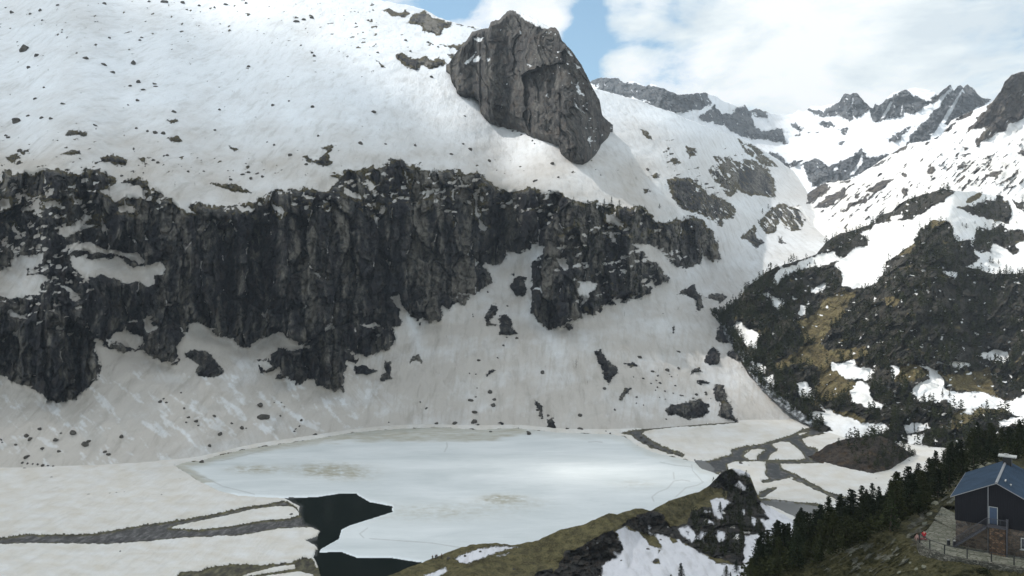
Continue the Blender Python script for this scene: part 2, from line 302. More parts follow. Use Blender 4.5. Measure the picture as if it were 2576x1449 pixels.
ROCKS = PL("465,890 490,878 530,888 550,915 567,935 540,950 505,948 495,935 500,915 470,900;405,872 425,868 440,880 420,890;278,862 296,868 292,880 275,874;300,872 330,876 322,886 305,884;880,905 900,900 895,915;1150,738 1180,745 1172,765 1155,762;850,900 868,905 862,925;0,1098 6,1104 3,1112;1255,1064 1275,1060 1270,1070;1185,790 1190,786 1192,796;1345,1010 1362,1020 1366,1050 1356,1045","1284,713 1292,700 1309,693 1322,696 1319,713 1327,726 1319,746 1299,743 1285,726;1289,686 1299,684 1295,693;1222,800 1242,763 1252,776 1245,796 1229,806 1249,816 1225,820;1255,836 1259,796 1272,790 1285,803 1289,823 1299,840 1252,843",
 "1032,913 1039,896 1055,890 1062,913 1045,906;889,923 919,920 952,936 922,943 899,940;965,910 985,906 985,933 982,953 955,963 969,933;1492,883 1512,880 1525,903 1552,926 1552,943 1535,966 1522,950 1509,916;1572,913 1592,913 1608,920 1585,926;1222,946 1232,930 1245,933",
 "1670,1030 1690,1020 1717,1012 1760,1004 1784,1020 1780,1040 1737,1056 1700,1045 1680,1045;1797,966 1824,966 1824,996 1837,1016 1844,1043 1854,1059 1830,1056 1804,1043 1814,1023 1800,996;1375,1053 1392,1053 1398,1078 1380,1080",
 "1800,834 1817,814 1840,834 1840,861 1820,866 1804,854;1777,911 1784,881 1794,871 1807,884 1814,914 1797,921;1827,891 1844,881 1874,888 1864,908 1840,904;1737,938 1754,924 1767,938;1752,960 1770,955 1787,965 1760,968;1560,1000 1570,980 1585,975 1578,992 1565,1008",
 "1700,742 1717,730 1747,716 1760,740 1774,776 1757,780 1747,753 1725,740;1777,746 1800,736 1827,746 1814,763 1794,753;1680,450 1717,449 1737,449 1760,462 1784,489 1810,495 1830,502 1850,525 1844,552 1817,555 1814,569 1794,555 1770,540 1740,535 1717,525 1690,490",
 "1780,425 1817,432 1834,445 1854,462 1857,482 1840,495 1820,485 1810,465 1790,449;1795,395 1830,398 1862,405 1900,405 1930,425 1948,455 1952,500 1930,494 1904,493 1880,490 1862,482 1850,470 1835,462 1815,440;1854,350 1904,372 1930,395 1957,420 1930,422 1904,402 1877,382",
 "1724,365 1750,372 1754,389 1734,402;1609,327 1625,325 1640,352 1625,348;1690,395 1705,405 1700,412;1864,595 1887,582 1894,562 1904,575 1907,599 1920,609 1907,625 1884,609;1907,552 1924,542 1944,519 1970,512 2004,522 2027,552 2017,575 2004,582 1980,575 1964,555 1947,582 1930,589 1914,575;1960,590 1974,612 1965,612",
 "160,337 173,328 220,333 217,343 187,340;250,397 283,390 320,400 317,413 290,413 267,407;347,400 360,398 375,416;150,384 200,377 203,390 170,387;420,347 447,340 460,358 437,357;420,303 440,298 450,303 430,309;760,393 773,387 790,407 823,383 807,370 843,367 827,387 833,417 800,413 777,407",
 "530,463 567,460 617,473 633,485 583,480;577,367 600,373 587,382;830,443 858,436 850,448;15,395 45,390 38,408 20,405;45,380 75,376 60,388;1025,57 1039,37 1072,28 1085,43 1139,57 1139,65 1115,73 1115,87 1102,90 1065,77 1062,65;959,27 982,23 1002,33 1019,23 1034,33 1015,42 985,40",
 "995,143 1002,133 1025,143 1049,150 1072,138 1089,150 1105,147 1125,160 1109,167 1085,172 1059,163 1049,177 1022,170;1112,110 1145,115 1190,98 1230,90 1230,130 1165,132 1145,123;1122,137 1145,137 1139,152 1128,150;1150,62 1179,55 1197,70;1200,700 1150,705 1155,715;1680,565 1700,560 1695,575;945,150 965,165 975,175 960,168",
 "1697,818 1702,815 1700,835 1694,838;1420,820 1435,815 1442,828 1428,833;1640,440 1655,436 1660,444 1645,448;1690,402 1700,398 1712,410 1698,414;1475,560 1490,550 1500,565 1480,570;1620,470 1640,480 1625,485")
wu, wv = warp(U, V, 15, 30, 1)
sd_c = sdf(CLIFF, wu, wv) + 9 * fbm(U / 12, V / 13, 4, 2, .68); sd_p = sdmax(PATCH, wu + 4 * fbm(U / 9, V / 9, 3, 77), wv); sd_r = sdmax(ROCKS, U + (wu - U) * .75 + 3 * fbm(U / 7, V / 7, 3, 78), V + (wv - V) * .75) + 5 * fbm(U / 10, V / 5, 4, 79, .65)
rock_sd = np.maximum(np.minimum(sd_c, -sd_p), sd_r)
# ledges near the cliff top and on the left wall hold small drifts; little rock ribs poke through the snow just above it
ledge = fbm((U + 14 * fbm(U / 40, V / 30, 3, 15)) / 30, (V + U * .12 + 10 * fbm(U / 30, V / 30, 3, 16)) / 17, 5, 11, .58); band = np.exp(-((V - (485 + 30 * fbm(U / 160, U * 0, 2, 5))) / 42) ** 2) * (U < 1700) + sstep(300, 120, U) * np.exp(-((V - 620) / 170) ** 2) * .9 \
     + .5 * np.exp(-(((U - 1560) / 180) ** 2 + ((V - 640) / 110) ** 2)) + .35 * sstep(-14, -2, -np.abs(sd_c)) * (V > 700)
band = np.where(V < 560, band * np.clip(.65 + 1.6 * fbm(U / 70, V / 40, 3, 8), .1, 1.5), band)
_, fe, fr = facets((U + 10 * fbm(U / 14, V / 14, 3, 6)) / 17, (V + U * .25 + 8 * fbm(U / 16, V / 10, 3, 7)) / 9, 5)
drift = np.maximum((ledge - (.46 - .22 * band)) * 60, np.where(fr < .05 + .20 * band, fe * 12 - 2.5, -9)) * (band > .12)
rock_sd = np.where((sd_c > 0) & (band > .12), np.minimum(rock_sd, -drift), rock_sd)
_jx, _jy = U + 14 * fbm(U / 50, V / 50, 4, 141), V + 14 * fbm(U / 50, V / 50, 4, 143) + U * .18
_, je, _ = facets(_jx / 52, _jy / 170, 1, .9); seam = fbm(U / 40, V / 34, 4, 9) - .20            # snow lodged in the joints of the face
rock_sd = np.where(sd_c > 0, np.minimum(rock_sd, np.where(seam > 0, (je - .045) * 60, 9)), rock_sd)
ribs = fbm(U / 24, V / 9 + U / 60, 5, 21, .62)
bandr = np.exp(-((V - 425) / 45) ** 2) * sstep(1650, 1500, U) * .55 + .5 * np.exp(-(((U - 1000) / 150) ** 2 + ((V - 100) / 60) ** 2)) + 1.0 * np.exp(-(((U - 1720) / 90) ** 2 + ((V - 470) / 60) ** 2)) \
     + .95 * np.exp(-(((U - 1850) / 80) ** 2 + ((V - 430) / 60) ** 2)) + .8 * np.exp(-(((U - 1690) / 40) ** 2 + ((V - 380) / 40) ** 2)) + .5 * np.exp(-(((U - 1640) / 120) ** 2 + ((V - 950) / 60) ** 2)) + .55 * np.exp(-(((U - 1760) / 90) ** 2 + ((V - 1010) / 45) ** 2)) + .60 * np.exp(-((V - 20) / 130) ** 2) * (U < 950) + .34 * np.exp(-((V - 250) / 150) ** 2) * (U < 1100) + .36 * np.exp(-(((U - 250) / 300) ** 2 + ((V - 370) / 60) ** 2)) \
     + .6 * np.exp(-(((U - 1730) / 60) ** 2 + ((V - 760) / 60) ** 2)) + .45 * np.exp(-(((U - 1960) / 60) ** 2 + ((V - 555) / 50) ** 2))
rock_sd = np.maximum(rock_sd, (ribs - (.62 - .42 * bandr)) * 50)
rock_sd = rock_sd + 3.2 * fbm(U / 6.5, V / 5, 3, 22, .7) * (np.abs(rock_sd) < 14)
vside = sstep(1660, 1760, U) * sstep(640, 560, V)          # valley side: rock broken up by strips of snow along the slope
rock_sd = np.where(sd_c < 0, np.minimum(rock_sd, (.15 + .6 * (1 - vside) + .45 * np.exp(-(((U - 1905) / 45) ** 2 + ((V - 460) / 34) ** 2)) + .15 * np.exp(-(((U - 1765) / 70) ** 2 + ((V - 500) / 50) ** 2)) - fbm((U * .75 - V * .66) / 7, (U * .66 + V * .75) / 22, 4, 24, .68)) * 30), rock_sd)
rock_sd = np.where((U < 1200) & (V < 480) & (sd_c < 0), np.minimum(rock_sd, (.5 - fbm(U / 12, V / 5, 3, 26, .6)) * 34), rock_sd)
rock_g = rock_sd; rock = sstep(-1.5, 2.5, rock_sd); big = sstep(-2, 8, sd_c) * rock
s_base = shep([(0, 1050, .62), (500, 1050, .62), (1100, 1000, .62), (1450, 980, .55), (1650, 1000, .42), (1800, 1000, .33), (1880, 930, .28), (1840, 800, .27), (1950, 700, .29), (1850, 620, .45), (1700, 800, .5),
   (1900, 500, .42), (2030, 500, .275), (2040, 600, .27), (1960, 850, .25), (1700, 400, .52), (1600, 300, .52), (1850, 400, .50), (1950, 420, .42), (0, 300, .66), (500, 200, .66), (1000, 200, .64), (1300, 300, .62), (1400, 150, .62), (300, 0, .70), (0, -200, .85), (600, -50, .75)], U, V, r0=70)
s_loc = s_base + (2.4 - s_base) * big
s_loc = blur(blur(s_loc, 22, 0), 3, 1)
d0 = F * 102.0 / (S1.vb - CV); S1.integrate(d0, s_loc)
S1.L = blur(blur(S1.L, 16, 0), 3, 1); S1.settle()
d = np.exp(S1.L)
# buttresses, chimneys, slabs
cw = blur(blur(big, 3, 0), 3, 1)
ax = U + 22 * fbm(U / 140, V / 240, 3, 31)
butt = ridged(ax / 120, V / 620, 2, 61) * 18 + ridged(ax / 52, V / 300, 3, 33, .55) * 13 * .55
wx, wy = U + 14 * fbm(U / 50, V / 50, 4, 141), V + 14 * fbm(U / 50, V / 50, 4, 143) + U * .18
f1, e1, _ = facets(wx / 52, wy / 170, 1, .9); f2, e2, _ = facets(wx / 19 + 5, wy / 60, 2, .9); f3, e3, id3 = facets(wx / 8, wy / 14, 3, .9)
butt = butt + f1 * 18 + f2 * 6.5 + f3 * 1.1 + sstep(.12, 0, e1) * -3 + sstep(.12, 0, e2) * -1.4
small = blur(rock, 2, 0)
crag = f2 * 3.0 + f3 * 2.0 + fbm(U / 7, V / 9, 3, 44, .7) * 1.6
undul = fbm(U / 170 + V / 300, V / 90, 3, 51) * 5 + fbm(U / 38 + V / 60, V / 22, 3, 55, .45) * 1.1
relief = butt * cw + crag * small + np.clip(sd_r, 0, 9) * .5 * (1 - cw) + undul * (1 - cw) * sstep(0, 60, (S1.vb[:, None] - V))
S1.L = S1.L - relief / d * np.clip(d / 600, .8, 1.6)
dust = .60 + .4 * fbm(U / 140, V / 60, 3, 71, .4) - sstep(470, 200, V) * .80 + sstep(420, 100, np.abs(U - 100)) * .12 - .55 * np.exp(-((U - 1352 - np.maximum(V - 790, 0) * .45) / (16 + .05 * (V - 600))) ** 2) * sstep(610, 650, V) * sstep(1010, 800, V) - .45 * np.exp(-((U - 1030 - (V - 800) * .35) / (8 + .12 * np.maximum(V - 780, 0))) ** 2) * sstep(780, 800, V) * sstep(930, 810, V) - .35 * sstep(1600, 1760, U) * sstep(800, 600, V)
fall = np.minimum(1, np.maximum(0, fbm((U - (V - 900) * np.where(U < 900, .45, -.1)) / 7, V / 90, 4, 73, .6) * 1.8))
cleanp = fbm((U - (V - 900) * np.where(U < 900, .8, -.15)) / 46, V / 52, 6, 74, .66)
dust = dust + .20 + .16 * sstep(720, 900, V) * sstep(1720, 1600, U) + .22 * fall * sstep(780, 880, V) - .34 * sstep(.10, .24, cleanp) * sstep(900, 960, V) * sstep(1000, 850, U) - .16 * sstep(.0, .4, cleanp) * sstep(600, 700, V)  # thicker dust on the scree, where its colour also carries painted shade
pale = -.05 - .5 * sstep(.07, 0, e1) - .25 * sstep(.08, 0, e2) + .25 * (id3 - .5) + 1.0 * fbm(ax / 40, V / 260, 3, 91) + .5 * fbm(ax / 13, V / 90, 3, 94) + .5 * np.exp(-((U - 1060 - 8 * np.sin(V / 60)) / 34) ** 2) + .35 * np.exp(-((U - 1160 + .1 * (V - 600)) / 30) ** 2) + .35 * np.exp(-((U - 440 - .1 * (V - 600)) / 20) ** 2) + .3 * np.exp(-((U - 770 - .25 * (V - 700)) / 16) ** 2) + .3 * np.exp(-(((U - 1390) / 26) ** 2 + ((V - 600) / 90) ** 2)) + sstep(1780, 1850, U) * .25 \
     - .35 * np.exp(-(((U - 620) / 75) ** 2 + ((V - 740) / 95) ** 2)) - .25 * np.exp(-((U - 995) / 22) ** 2)  # rock's own tone, plus lit and shaded faces put into the colour
turf = np.where(V > 560, sstep(1330, 1420, U) * .42, .30) * (.6 + .9 * fbm(U / 40, V / 30, 3, 92)) + .5 * np.exp(-((rock_sd - 3) / 4) ** 2) * (V < 600)
dust = dust + .35 * sstep(.12, .3, fbm((U - (V - 900) * .8) / 9, V / 60, 4, 75, .6)) * np.exp(-(((U - 980) / 150) ** 2 + ((V - 985) / 45) ** 2))
mat_main = terrain_mat('snow_over_dark_granite', 1.6, dust=(.49, .455, .41), WARM=(.050, .038, .030), rock=((.016, .016, .021), (.056, .055, .052), (.19, .176, .15)))  # dust tone also deepened: shade of scree facing away from the light
S1.build(mk(enc(-rock_sd), turf, dust, pale), mat_main)

# ---- the rock tower standing on the upper slope
tb = line("1120,166 1130,172 1145,230 1169,238 1192,233 1206,245 1209,285 1229,300 1259,310 1309,320 1342,337 1379,350 1405,355 1411,380 1432,397 1465,407 1489,393 1503,378 1512,352 1529,338 1538,318 1545,316")
tt = line("1120,165 1128,160 1150,130 1172,105 1187,80 1209,74 1229,72 1235,56 1259,48 1275,28 1289,26 1325,38 1359,54 1379,67 1395,68 1405,80 1414,103 1435,123 1459,157 1479,197 1492,222 1509,253 1515,290 1532,308 1545,315")
S2 = Sheet('rock_tower', 1122, 1542, 1.7, lambda u: tb(u) + 10 + 5 * fbm(u / 11, u * 0, 3, 8), tt, 300, jag=6, jwl=16, sk=4)
U, V = S2.U, S2.V
base_d = np.array([S1.at(u, v) for u, v in zip(S2.us, S2.vb)]); base_d = blur(base_d, 10, 0)
S2.integrate(base_d + 2, 3.2 + 0 * U); S2.settle()
w = np.clip((U - 1122) / 420, 0, 1); wr = np.clip((1282 + (V - 30) * .22 - 1122) / 420, .1, .9); bulge = 40 * np.where(w < wr, w / wr, (1 - w) / (1 - wr)) - 24
bulge = bulge * sstep(0, .25, (S2.vb[:, None] - V) / 300 + .05) + 12
ax = U + 40 * fbm(U / 110, V / 120, 3, 5) - V * .18
wx, wy = ax + 12 * fbm(U / 40, V / 40, 4, 151), V + 12 * fbm(U / 40, V / 40, 4, 153)
g1, h1, _ = facets(wx / 70, wy / 210, 11, 1.0); g2, h2, _ = facets(wx / 24, wy / 95, 12, .9); g3, h3, i3 = facets(wx / 9, wy / 32, 13, .9); g4, h4, i4 = facets(wx / 5, wy / 9, 14, .9)
rel = bulge + g1 * 13 + g2 * 5 + g3 * 1.7 + g4 * .8 + ridged(ax / 40, V / 130, 3, 65, .6) * 3
S2.L = S2.L - rel / np.exp(S2.L) * sstep(-8, 18, (S2.vb[:, None] - V)) * np.clip((V - S2.vt[:, None]) / 14 + .25, 0, 1)
wu, wv = warp(U, V, 9, 16, 9)
tsn = sdmax(PL("1289,22 1325,34 1359,48 1388,66 1378,72 1350,66 1322,50;1189,148 1212,141 1205,155 1190,155;1222,150 1234,145 1225,156;1165,160 1200,132 1175,165;1309,75 1313,85 1305,88;1326,161 1338,166 1332,170;1450,205 1459,225 1470,240 1455,235;1442,255 1455,270 1475,285 1452,275;1372,240 1380,236 1378,245;1425,120 1440,140 1430,138;1445,160 1458,170 1450,175;1480,350 1487,342 1485,365;1190,95 1222,92 1210,105 1196,104"), wu, wv)
fl = (fbm(U / 10 + V / 40, V / 8, 4, 12, .6) - .5 + .16 * np.exp(-((U - (1400 + (V - 100) * .45)) / 45) ** 2)) * 40
mat_tower = terrain_mat('weathered_grey_granite', 1.4, rock=((.030, .029, .030), (.082, .078, .073), (.145, .135, .12)), strip=1.0, tilt=(0, R(18), 0))
S2.build(mk(enc(np.maximum(tsn, fl)), sstep(160, 60, U - 1120) * .30 + .25 * fbm(U / 40, V / 40, 3, 13), .2 + 0 * U, .05 + .3 * fbm(ax / 60, V / 100, 3, 14) + .3 * (h3 - .3) + .2 * (i3 - .5)), mat_tower, back=10, bstep=9, bs=-.9)

# ---- mountains at the head of the valley
ft = line("1430,192 1485,205 1512,195 1555,197 1569,208 1592,204 1625,217 1639,210 1675,227 1705,237 1717,238 1777,233 1801,242 1827,258 1854,267 1874,263 1884,280 1901,271 1931,283 1964,288 1994,287 2007,279 2024,282 2037,268 2071,268 2111,257 2121,240 2127,235 2139,238 2146,234 2154,232 2159,238 2167,247 2187,267 2197,272 2201,260 2211,267 2231,247 2251,232 2291,221 2347,227 2357,240 2387,213 2391,213 2399,230 2409,214 2416,213 2424,222 2434,213 2451,223 2458,235 2471,247 2491,249 2510,262 2600,240 2720,200 2900,190")
S4 = Sheet('far_mountains', 1432, 2760, 2.0, lambda u: 560 + 0 * u, ft, 230, jag=5, jwl=14)
U, V = S4.U, S4.V
FR = PL("1487,206 1512,190 1555,190 1575,210 1625,214 1675,224 1717,238 1777,230 1790,260 1760,272 1717,280 1675,280 1608,260 1650,255 1592,244 1525,233;1760,293 1784,277 1797,266 1814,285 1840,290 1857,272 1877,260 1891,300 1901,327 1930,330 1967,323 1974,360 1934,350 1884,347 1844,333 1827,317 1774,303;1887,280 1901,268 1930,280 1927,297 1904,293",
 "2031,273 2071,280 2111,258 2127,232 2157,230 2167,250 2187,267 2177,283 2147,297 2134,303 2117,290 2074,293 2037,280;2191,273 2201,258 2214,267 2231,247 2281,226 2291,240 2334,257 2311,277 2287,287 2271,287 2251,293 2224,300 2197,303;2327,267 2351,247 2387,210 2393,216 2357,252",
 "2284,360 2291,340 2334,300 2367,263 2411,210 2434,210 2451,220 2471,245 2491,248 2464,267 2444,280 2404,297 2384,307 2351,333 2337,353;2017,412 2057,402 2084,419 2111,409 2147,392 2167,372 2174,389 2184,399 2237,390 2201,409 2174,429 2134,449 2114,459 2091,459 2047,469 2034,445",
 "1937,382 1960,389 1974,412 2000,409 2014,402 2000,419 1970,424 1950,412 1925,395;1988,311 2005,310 2020,325 2010,330;2060,308 2085,306 2100,318 2085,320;2205,305 2216,300 2212,310;2115,328 2130,322 2125,338;2110,358 2125,355 2118,366;2236,352 2270,330 2290,318 2275,336 2240,358")
GUL = PL("2172,380 2172,410 2147,440 2130,446 2160,405 2166,385;2350,333 2385,275 2420,222 2425,226 2395,285 2368,330;2213,300 2235,260 2252,240 2240,275 2222,300;2150,240 2146,262 2139,266 2142,245;2262,292 2268,262 2272,250 2274,262 2270,290;2090,428 2105,415 2112,425 2098,432")
wu, wv = warp(U, V, 13, 18, 17)
far_sd = np.minimum(sdmax(FR, wu, wv), -sdmax(GUL, U, V) + 0)
spk = fbm(U / 16 + V / 30, V / 8, 5, 18, .62); bd = .55 * np.exp(-(((U - 2030) / 70) ** 2 + ((V - 330) / 28) ** 2)) + .4 * np.exp(-(((U - 1860) / 80) ** 2 + ((V - 290) / 30) ** 2)) + .3 * np.exp(-(((U - 2330) / 60) ** 2 + ((V - 310) / 30) ** 2))
far_sd = np.maximum(far_sd, (spk - (.6 - .5 * bd)) * 30)
far_sd = far_sd + 1.5 + 3 * fbm(U / 6, V / 6, 3, 20, .7); far_sd = np.minimum(far_sd, (.32 - fbm(U / 7 - V / 16, V / 18, 4, 19, .65)) * 34)
rk = sstep(-1.5, 3, far_sd)
sb = shep([(1550, 400, .40), (1900, 420, .40), (2050, 480, .22), (2200, 400, .5), (1700, 250, .8), (2050, 300, .45), (2150, 250, 1.0), (2400, 300, .8), (2300, 250, .9), (2000, 530, .2), (2600, 300, .6)], U, V, r0=110)
S4.integrate(np.full(len(S4.us), 1950.0), blur(sb + .8 * rk, 18, 0)); S4.L = blur(S4.L, 18, 0); S4.settle(); d = np.exp(S4.L)
q1, _, _ = facets((U - V * .3) / 22, (V + U * .2) / 24, 21, 1); q2, _, _ = facets((U - V * .3) / 8, V / 9, 22, 1)
far_rel = rk * (ridged(U / 26 - V / 40, V / 50, 4, 23, .6) * 20 + q1 * 34 + q2 * 14 + fbm(U / 7, V / 9, 3, 24) * 12) + fbm(U / 90, V / 45, 4, 25) * 34
S4.L = S4.L - far_rel / d * sstep(0, 30, S4.vb[:, None] - V)
mat_far = terrain_mat('snow_over_far_ridges', 5.0, rock=((.035, .040, .05), (.08, .088, .10), (.15, .155, .16)), snow=(.84, .87, .91), dust=(.74, .73, .70))  # rock lighter and bluer than near slopes: aerial haze put into the colour
S4.build(mk(enc(-far_sd), 0 * U, .25 + .4 * fbm(U / 60, V / 40, 3, 28), .1 + 0 * U), mat_far, back=6, bstep=60)

# ---- right-hand upper slope with the dark summit at the frame's edge
rt = line("1985,506 2007,512 2037,482 2074,460 2100,458 2131,453 2151,445 2184,424 2237,391 2251,382 2281,362 2334,354 2371,337 2394,302 2420,290 2447,278 2487,262 2500,252 2517,230 2527,206 2544,188 2576,180 2650,150 2900,120")
S5 = Sheet('upper_right_slope', 1988, 2850, 2.0, line("1985,518 2010,527 2040,562 2080,602 2110,642 2126,650 2900,650"), rt, 330, jag=5, jwl=22, jseed=6)
U, V = S5.U, S5.V
RR = PL("2427,333 2467,290 2494,257 2517,226 2527,198 2551,180 2576,176 2850,110 2850,300 2700,300 2576,290 2576,297 2537,313 2531,327 2511,337 2484,347 2467,363 2454,370 2457,353 2481,323 2451,323;2404,303 2417,288 2447,278 2444,290 2417,300;2240,388 2284,360 2280,369 2255,386;2337,350 2371,335 2395,310 2404,312 2384,330 2360,345",
 "2005,516 2037,480 2074,458 2086,463 2077,485 2051,505 2024,514;2044,522 2087,492 2124,475 2124,492 2084,519 2061,522;2114,535 2141,509 2181,495 2181,512 2147,519 2121,535;1994,489 2010,482 2020,499 2010,502;2177,482 2217,452 2244,449 2231,469 2197,485;2267,472 2284,475 2287,489 2277,492;2331,422 2351,419 2347,439 2334,439;2407,419 2431,405 2421,415 2441,415 2421,424",
 "2417,392 2444,382 2427,395;2421,369 2437,372 2430,380;2471,452 2491,435 2524,429 2517,439 2491,445;2501,469 2537,445 2567,425 2564,435 2537,452 2517,462;2411,475 2437,455 2451,452 2421,472;2470,415 2500,392 2490,405;2560,385 2576,375 2576,390;2530,470 2560,466 2545,474;2340,445 2350,443 2345,450;2265,440 2278,436 2275,446;2190,420 2230,398 2205,418;2110,460 2150,446 2125,460;2448,432 2468,418 2455,432;2478,400 2500,385 2490,398")
wu, wv = warp(U, V, 11, 22, 29)
r_sd = sdmax(RR, wu, wv)
# streaks of rock lying along the fall line
a = (U + V) / 1.414; c = (U - V) / 1.414
stk = fbm(c / 34, a / 8, 5, 34, .6)
r_sd = np.maximum(r_sd, (stk - (.36 - .22 * np.exp(-(((U - 2450) / 130) ** 2 + ((V - 440) / 60) ** 2)) - .24 * np.exp(-(((U - 2170) / 100) ** 2 + ((V - 500) / 40) ** 2)))) * 40)
r_sd = r_sd + 3 * fbm(U / 6.5, V / 5, 3, 22, .7); r_sd = np.minimum(r_sd, (.40 - fbm(a / 6, c / 26, 4, 35, .65)) * 40)
rk = sstep(-1.5, 3, r_sd); bigr = sdf(RR[0], wu, wv)
sb = shep([(2000, 650, .27), (2030, 560, .27), (2200, 550, .42), (2400, 600, .5), (2200, 450, .50), (2400, 400, .62), (2576, 400, .62), (2576, 250, .8), (2100, 480, .4), (2700, 300, .9)], U, V)
S5.integrate(np.array([S1.at(min(u, 2120), v) * np.interp(u, [2110, 2500], [1, .85]) for u, v in zip(S5.us, S5.vb)]), blur(sb + 1.4 * sstep(-2, 8, bigr), 14, 0)); S5.L = blur(S5.L, 9, 0); S5.settle(); d = np.exp(S5.L)
q1, _, _ = facets(c / 40, a / 22, 31, 1); q2, _, _ = facets(c / 13, a / 8, 32, 1)
rel = rk * (ridged(c / 40, a / 26, 4, 36, .6) * 5 + q1 * 10 + q2 * 4 + fbm(U / 7, V / 8, 3, 37) * 3) + fbm(c / 110, a / 60, 4, 38) * 20 + fbm(c / 45, a / 16, 3, 33) * 1.6
S5.L = S5.L - rel / d * sstep(0, 30, S5.vb[:, None] - V)
mat_right = terrain_mat('snow_over_brown_rock', 2.4, rock=((.05, .046, .046), (.095, .085, .08), (.16, .14, .11)), snow=(.86, .87, .88), dust=(.66, .62, .55), tilt=(0, R(-40), 0))
S5.build(mk(enc(-r_sd), .40 * sstep(480, 380, V) * sstep(2380, 2450, U) * (1 - sstep(-6, 4, bigr)) + .35 * np.exp(-(((U - 2545) / 26) ** 2 + ((V - 240) / 30) ** 2)), .22 + .5 * fbm(U / 70, V / 50, 3, 39) + .25 * sstep(360, 420, V), .1 + .3 * fbm(c / 40, a / 40, 3, 30)), mat_right, back=8, bstep=30)

# ---- pine hillside on the right of the gorge
hb = line("1780,800 1814,832 1850,890 1880,935 1930,987 2000,1042 2060,1087 2150,1112 2250,1122 2400,1132 2900,1150")
ht = line("1780,798 1800,796 1814,789 1834,769 1861,749 1877,724 1904,704 1924,687 1951,672 1991,660 2017,652 2054,639 2081,606 2114,587 2147,579 2184,566 2197,555 2217,540 2244,532 2264,512 2287,500 2344,482 2371,474 2394,478 2424,482 2445,480 2471,486 2500,490 2576,500 2700,505 2900,520")
S7 = Sheet('pine_hillside', 1788, 2860, 2.0, lambda u: hb(u) + 3 + 9 * fbm(u / 22, u * 0, 4, 66, .65) * sstep(2060, 2030, u) * sstep(1800, 1830, u), ht, 330, jag=4, jwl=20, jseed=9)
U, V = S7.U, S7.V
def t480(s): return [p / 3 + np.array([1717.33, 322.0]) for p in PL(s)]
def t1080(s): return [p / 3 + np.array([1717.33, 724.5]) for p in PL(s)]
def t22(s): return [p / 3 + np.array([1717.33, 966.0]) for p in PL(s)]
HS = t1080("1110,560 1200,570 1290,530 1320,590 1440,620 1430,670 1380,700 1230,680 1130,620;1260,790 1330,710 1400,720 1420,840 1530,880 1490,915 1270,860;1570,580 1640,610 1600,700 1580,660;1770,580 1830,590 1930,620 1990,740 1990,760 2080,790 2200,780 2310,790 2360,830 2480,850 2700,760 2860,760 2860,990 2500,960 2400,910 2150,910 2050,900 1990,850 1890,850 1780,855 1720,790 1780,720 1870,690 1850,620;2230,510 2330,465 2460,480 2450,560 2380,560 2310,545;2020,580 2050,550 2180,575 2100,610 2040,600;950,930 1020,930 1080,940 1030,880 1130,930 1280,980 1350,1020 1500,1020 1560,1050 1500,1100 1380,1110 1150,1200 1020,1225 890,1145 1130,1075 1100,1040 1020,1000 960,970;860,720 930,700 970,760 1000,830 930,830 870,800;380,290 410,245 510,310 580,350 580,400 540,460 480,450 470,400 400,330;1530,1240 1570,1160 1700,1180 1720,1240 1640,1280 1650,1380 1580,1420 1460,1420 1560,1370 1580,1320;1690,1100 1800,1110 1800,1180 1700,1180;1670,1030 1840,1020 1880,1060 1800,1090 1690,1090;2380,1000 2600,960 2860,960 2860,1060 2480,1030 2400,1060;560,560 640,590 620,640 580,650;600,690 680,650 690,740 640,720;880,120 930,130 920,210 870,200;340,290 360,300 355,350 335,330;2110,935 2150,905 2200,930 2180,965 2140,960") \
   + t480("1150,1050 1160,1010 1220,970 1300,910 1400,890 1380,820 1330,790 1440,735 1560,700 1600,620 1660,560 1720,520 1640,690 1760,680 1840,600 2030,470 2150,470 2300,440 2700,440 3400,420 3400,1110 2490,1100 2400,1100 2250,1075 2140,1050 2200,1010 2240,990 2190,900 2160,840 2060,860 2040,760 2000,700 1880,700 1790,760 1750,860 1650,930 1620,980 1540,1000 1530,1080 1460,1170 1310,1220 1210,1190 1190,1080;670,1150 720,1080 860,1020 1010,960 1150,930 1200,990 1130,1010 1020,1050 900,1060 760,1120 720,1190;580,1260 640,1230 700,1290 770,1300 740,1380 690,1350 650,1270;970,1230 1010,1190 1100,1165 1080,1200 1010,1250;1960,1090 2000,1075 2080,1080 2060,1130 1990,1110;1740,1215 1775,1210 1760,1235")
HD = t480("2060,600 2180,580 2250,560 2350,540 2380,490 2450,560 2490,640 2470,720 2400,700 2320,690 2200,660;2200,860 2230,740 2320,770 2400,720 2450,770 2576,780 2576,860 2500,880 2540,930 2500,950 2400,890 2340,870 2310,940 2240,930 2200,910;1830,560 1900,500 2000,460 2040,480 1960,560 1880,590 1740,690 1630,700 1700,590 1760,570;1570,670 1640,560 1700,520 1720,560 1650,650;1330,770 1440,735 1430,760 1340,790;1160,910 1210,840 1300,750 1330,800 1380,820 1380,890 1300,905 1220,960;2360,480 2410,500 2400,560;2490,550 2576,560 2576,640 2520,600")
HG = t1080("870,250 980,220 1100,60 1310,20 1240,130 1200,230 1080,330 1060,420 940,410 900,330;660,600 830,500 990,410 1090,470 1380,440 1400,510 1290,530 1110,560 1080,620 900,560 720,610;1040,620 1110,570 1230,690 1340,720 1250,790 1110,850 1000,830;900,850 1000,840 1080,920 1280,940 1350,1010 1480,1030 1300,1000 1100,930;1990,1060 2040,960 2180,900 2460,910 2510,950 2300,930 2100,1040;1640,600 1780,580 1850,640 1700,720 1600,700;1940,640 2100,650 2330,600 2320,700 2370,830 2200,770 2060,770;1540,60 1640,90 1600,140 1550,120") \
   + t480("1870,720 2050,640 2140,560 2260,480 2260,520 2150,570 2030,650 2000,700 1880,740;1690,900 1740,860 1720,930 1650,960")
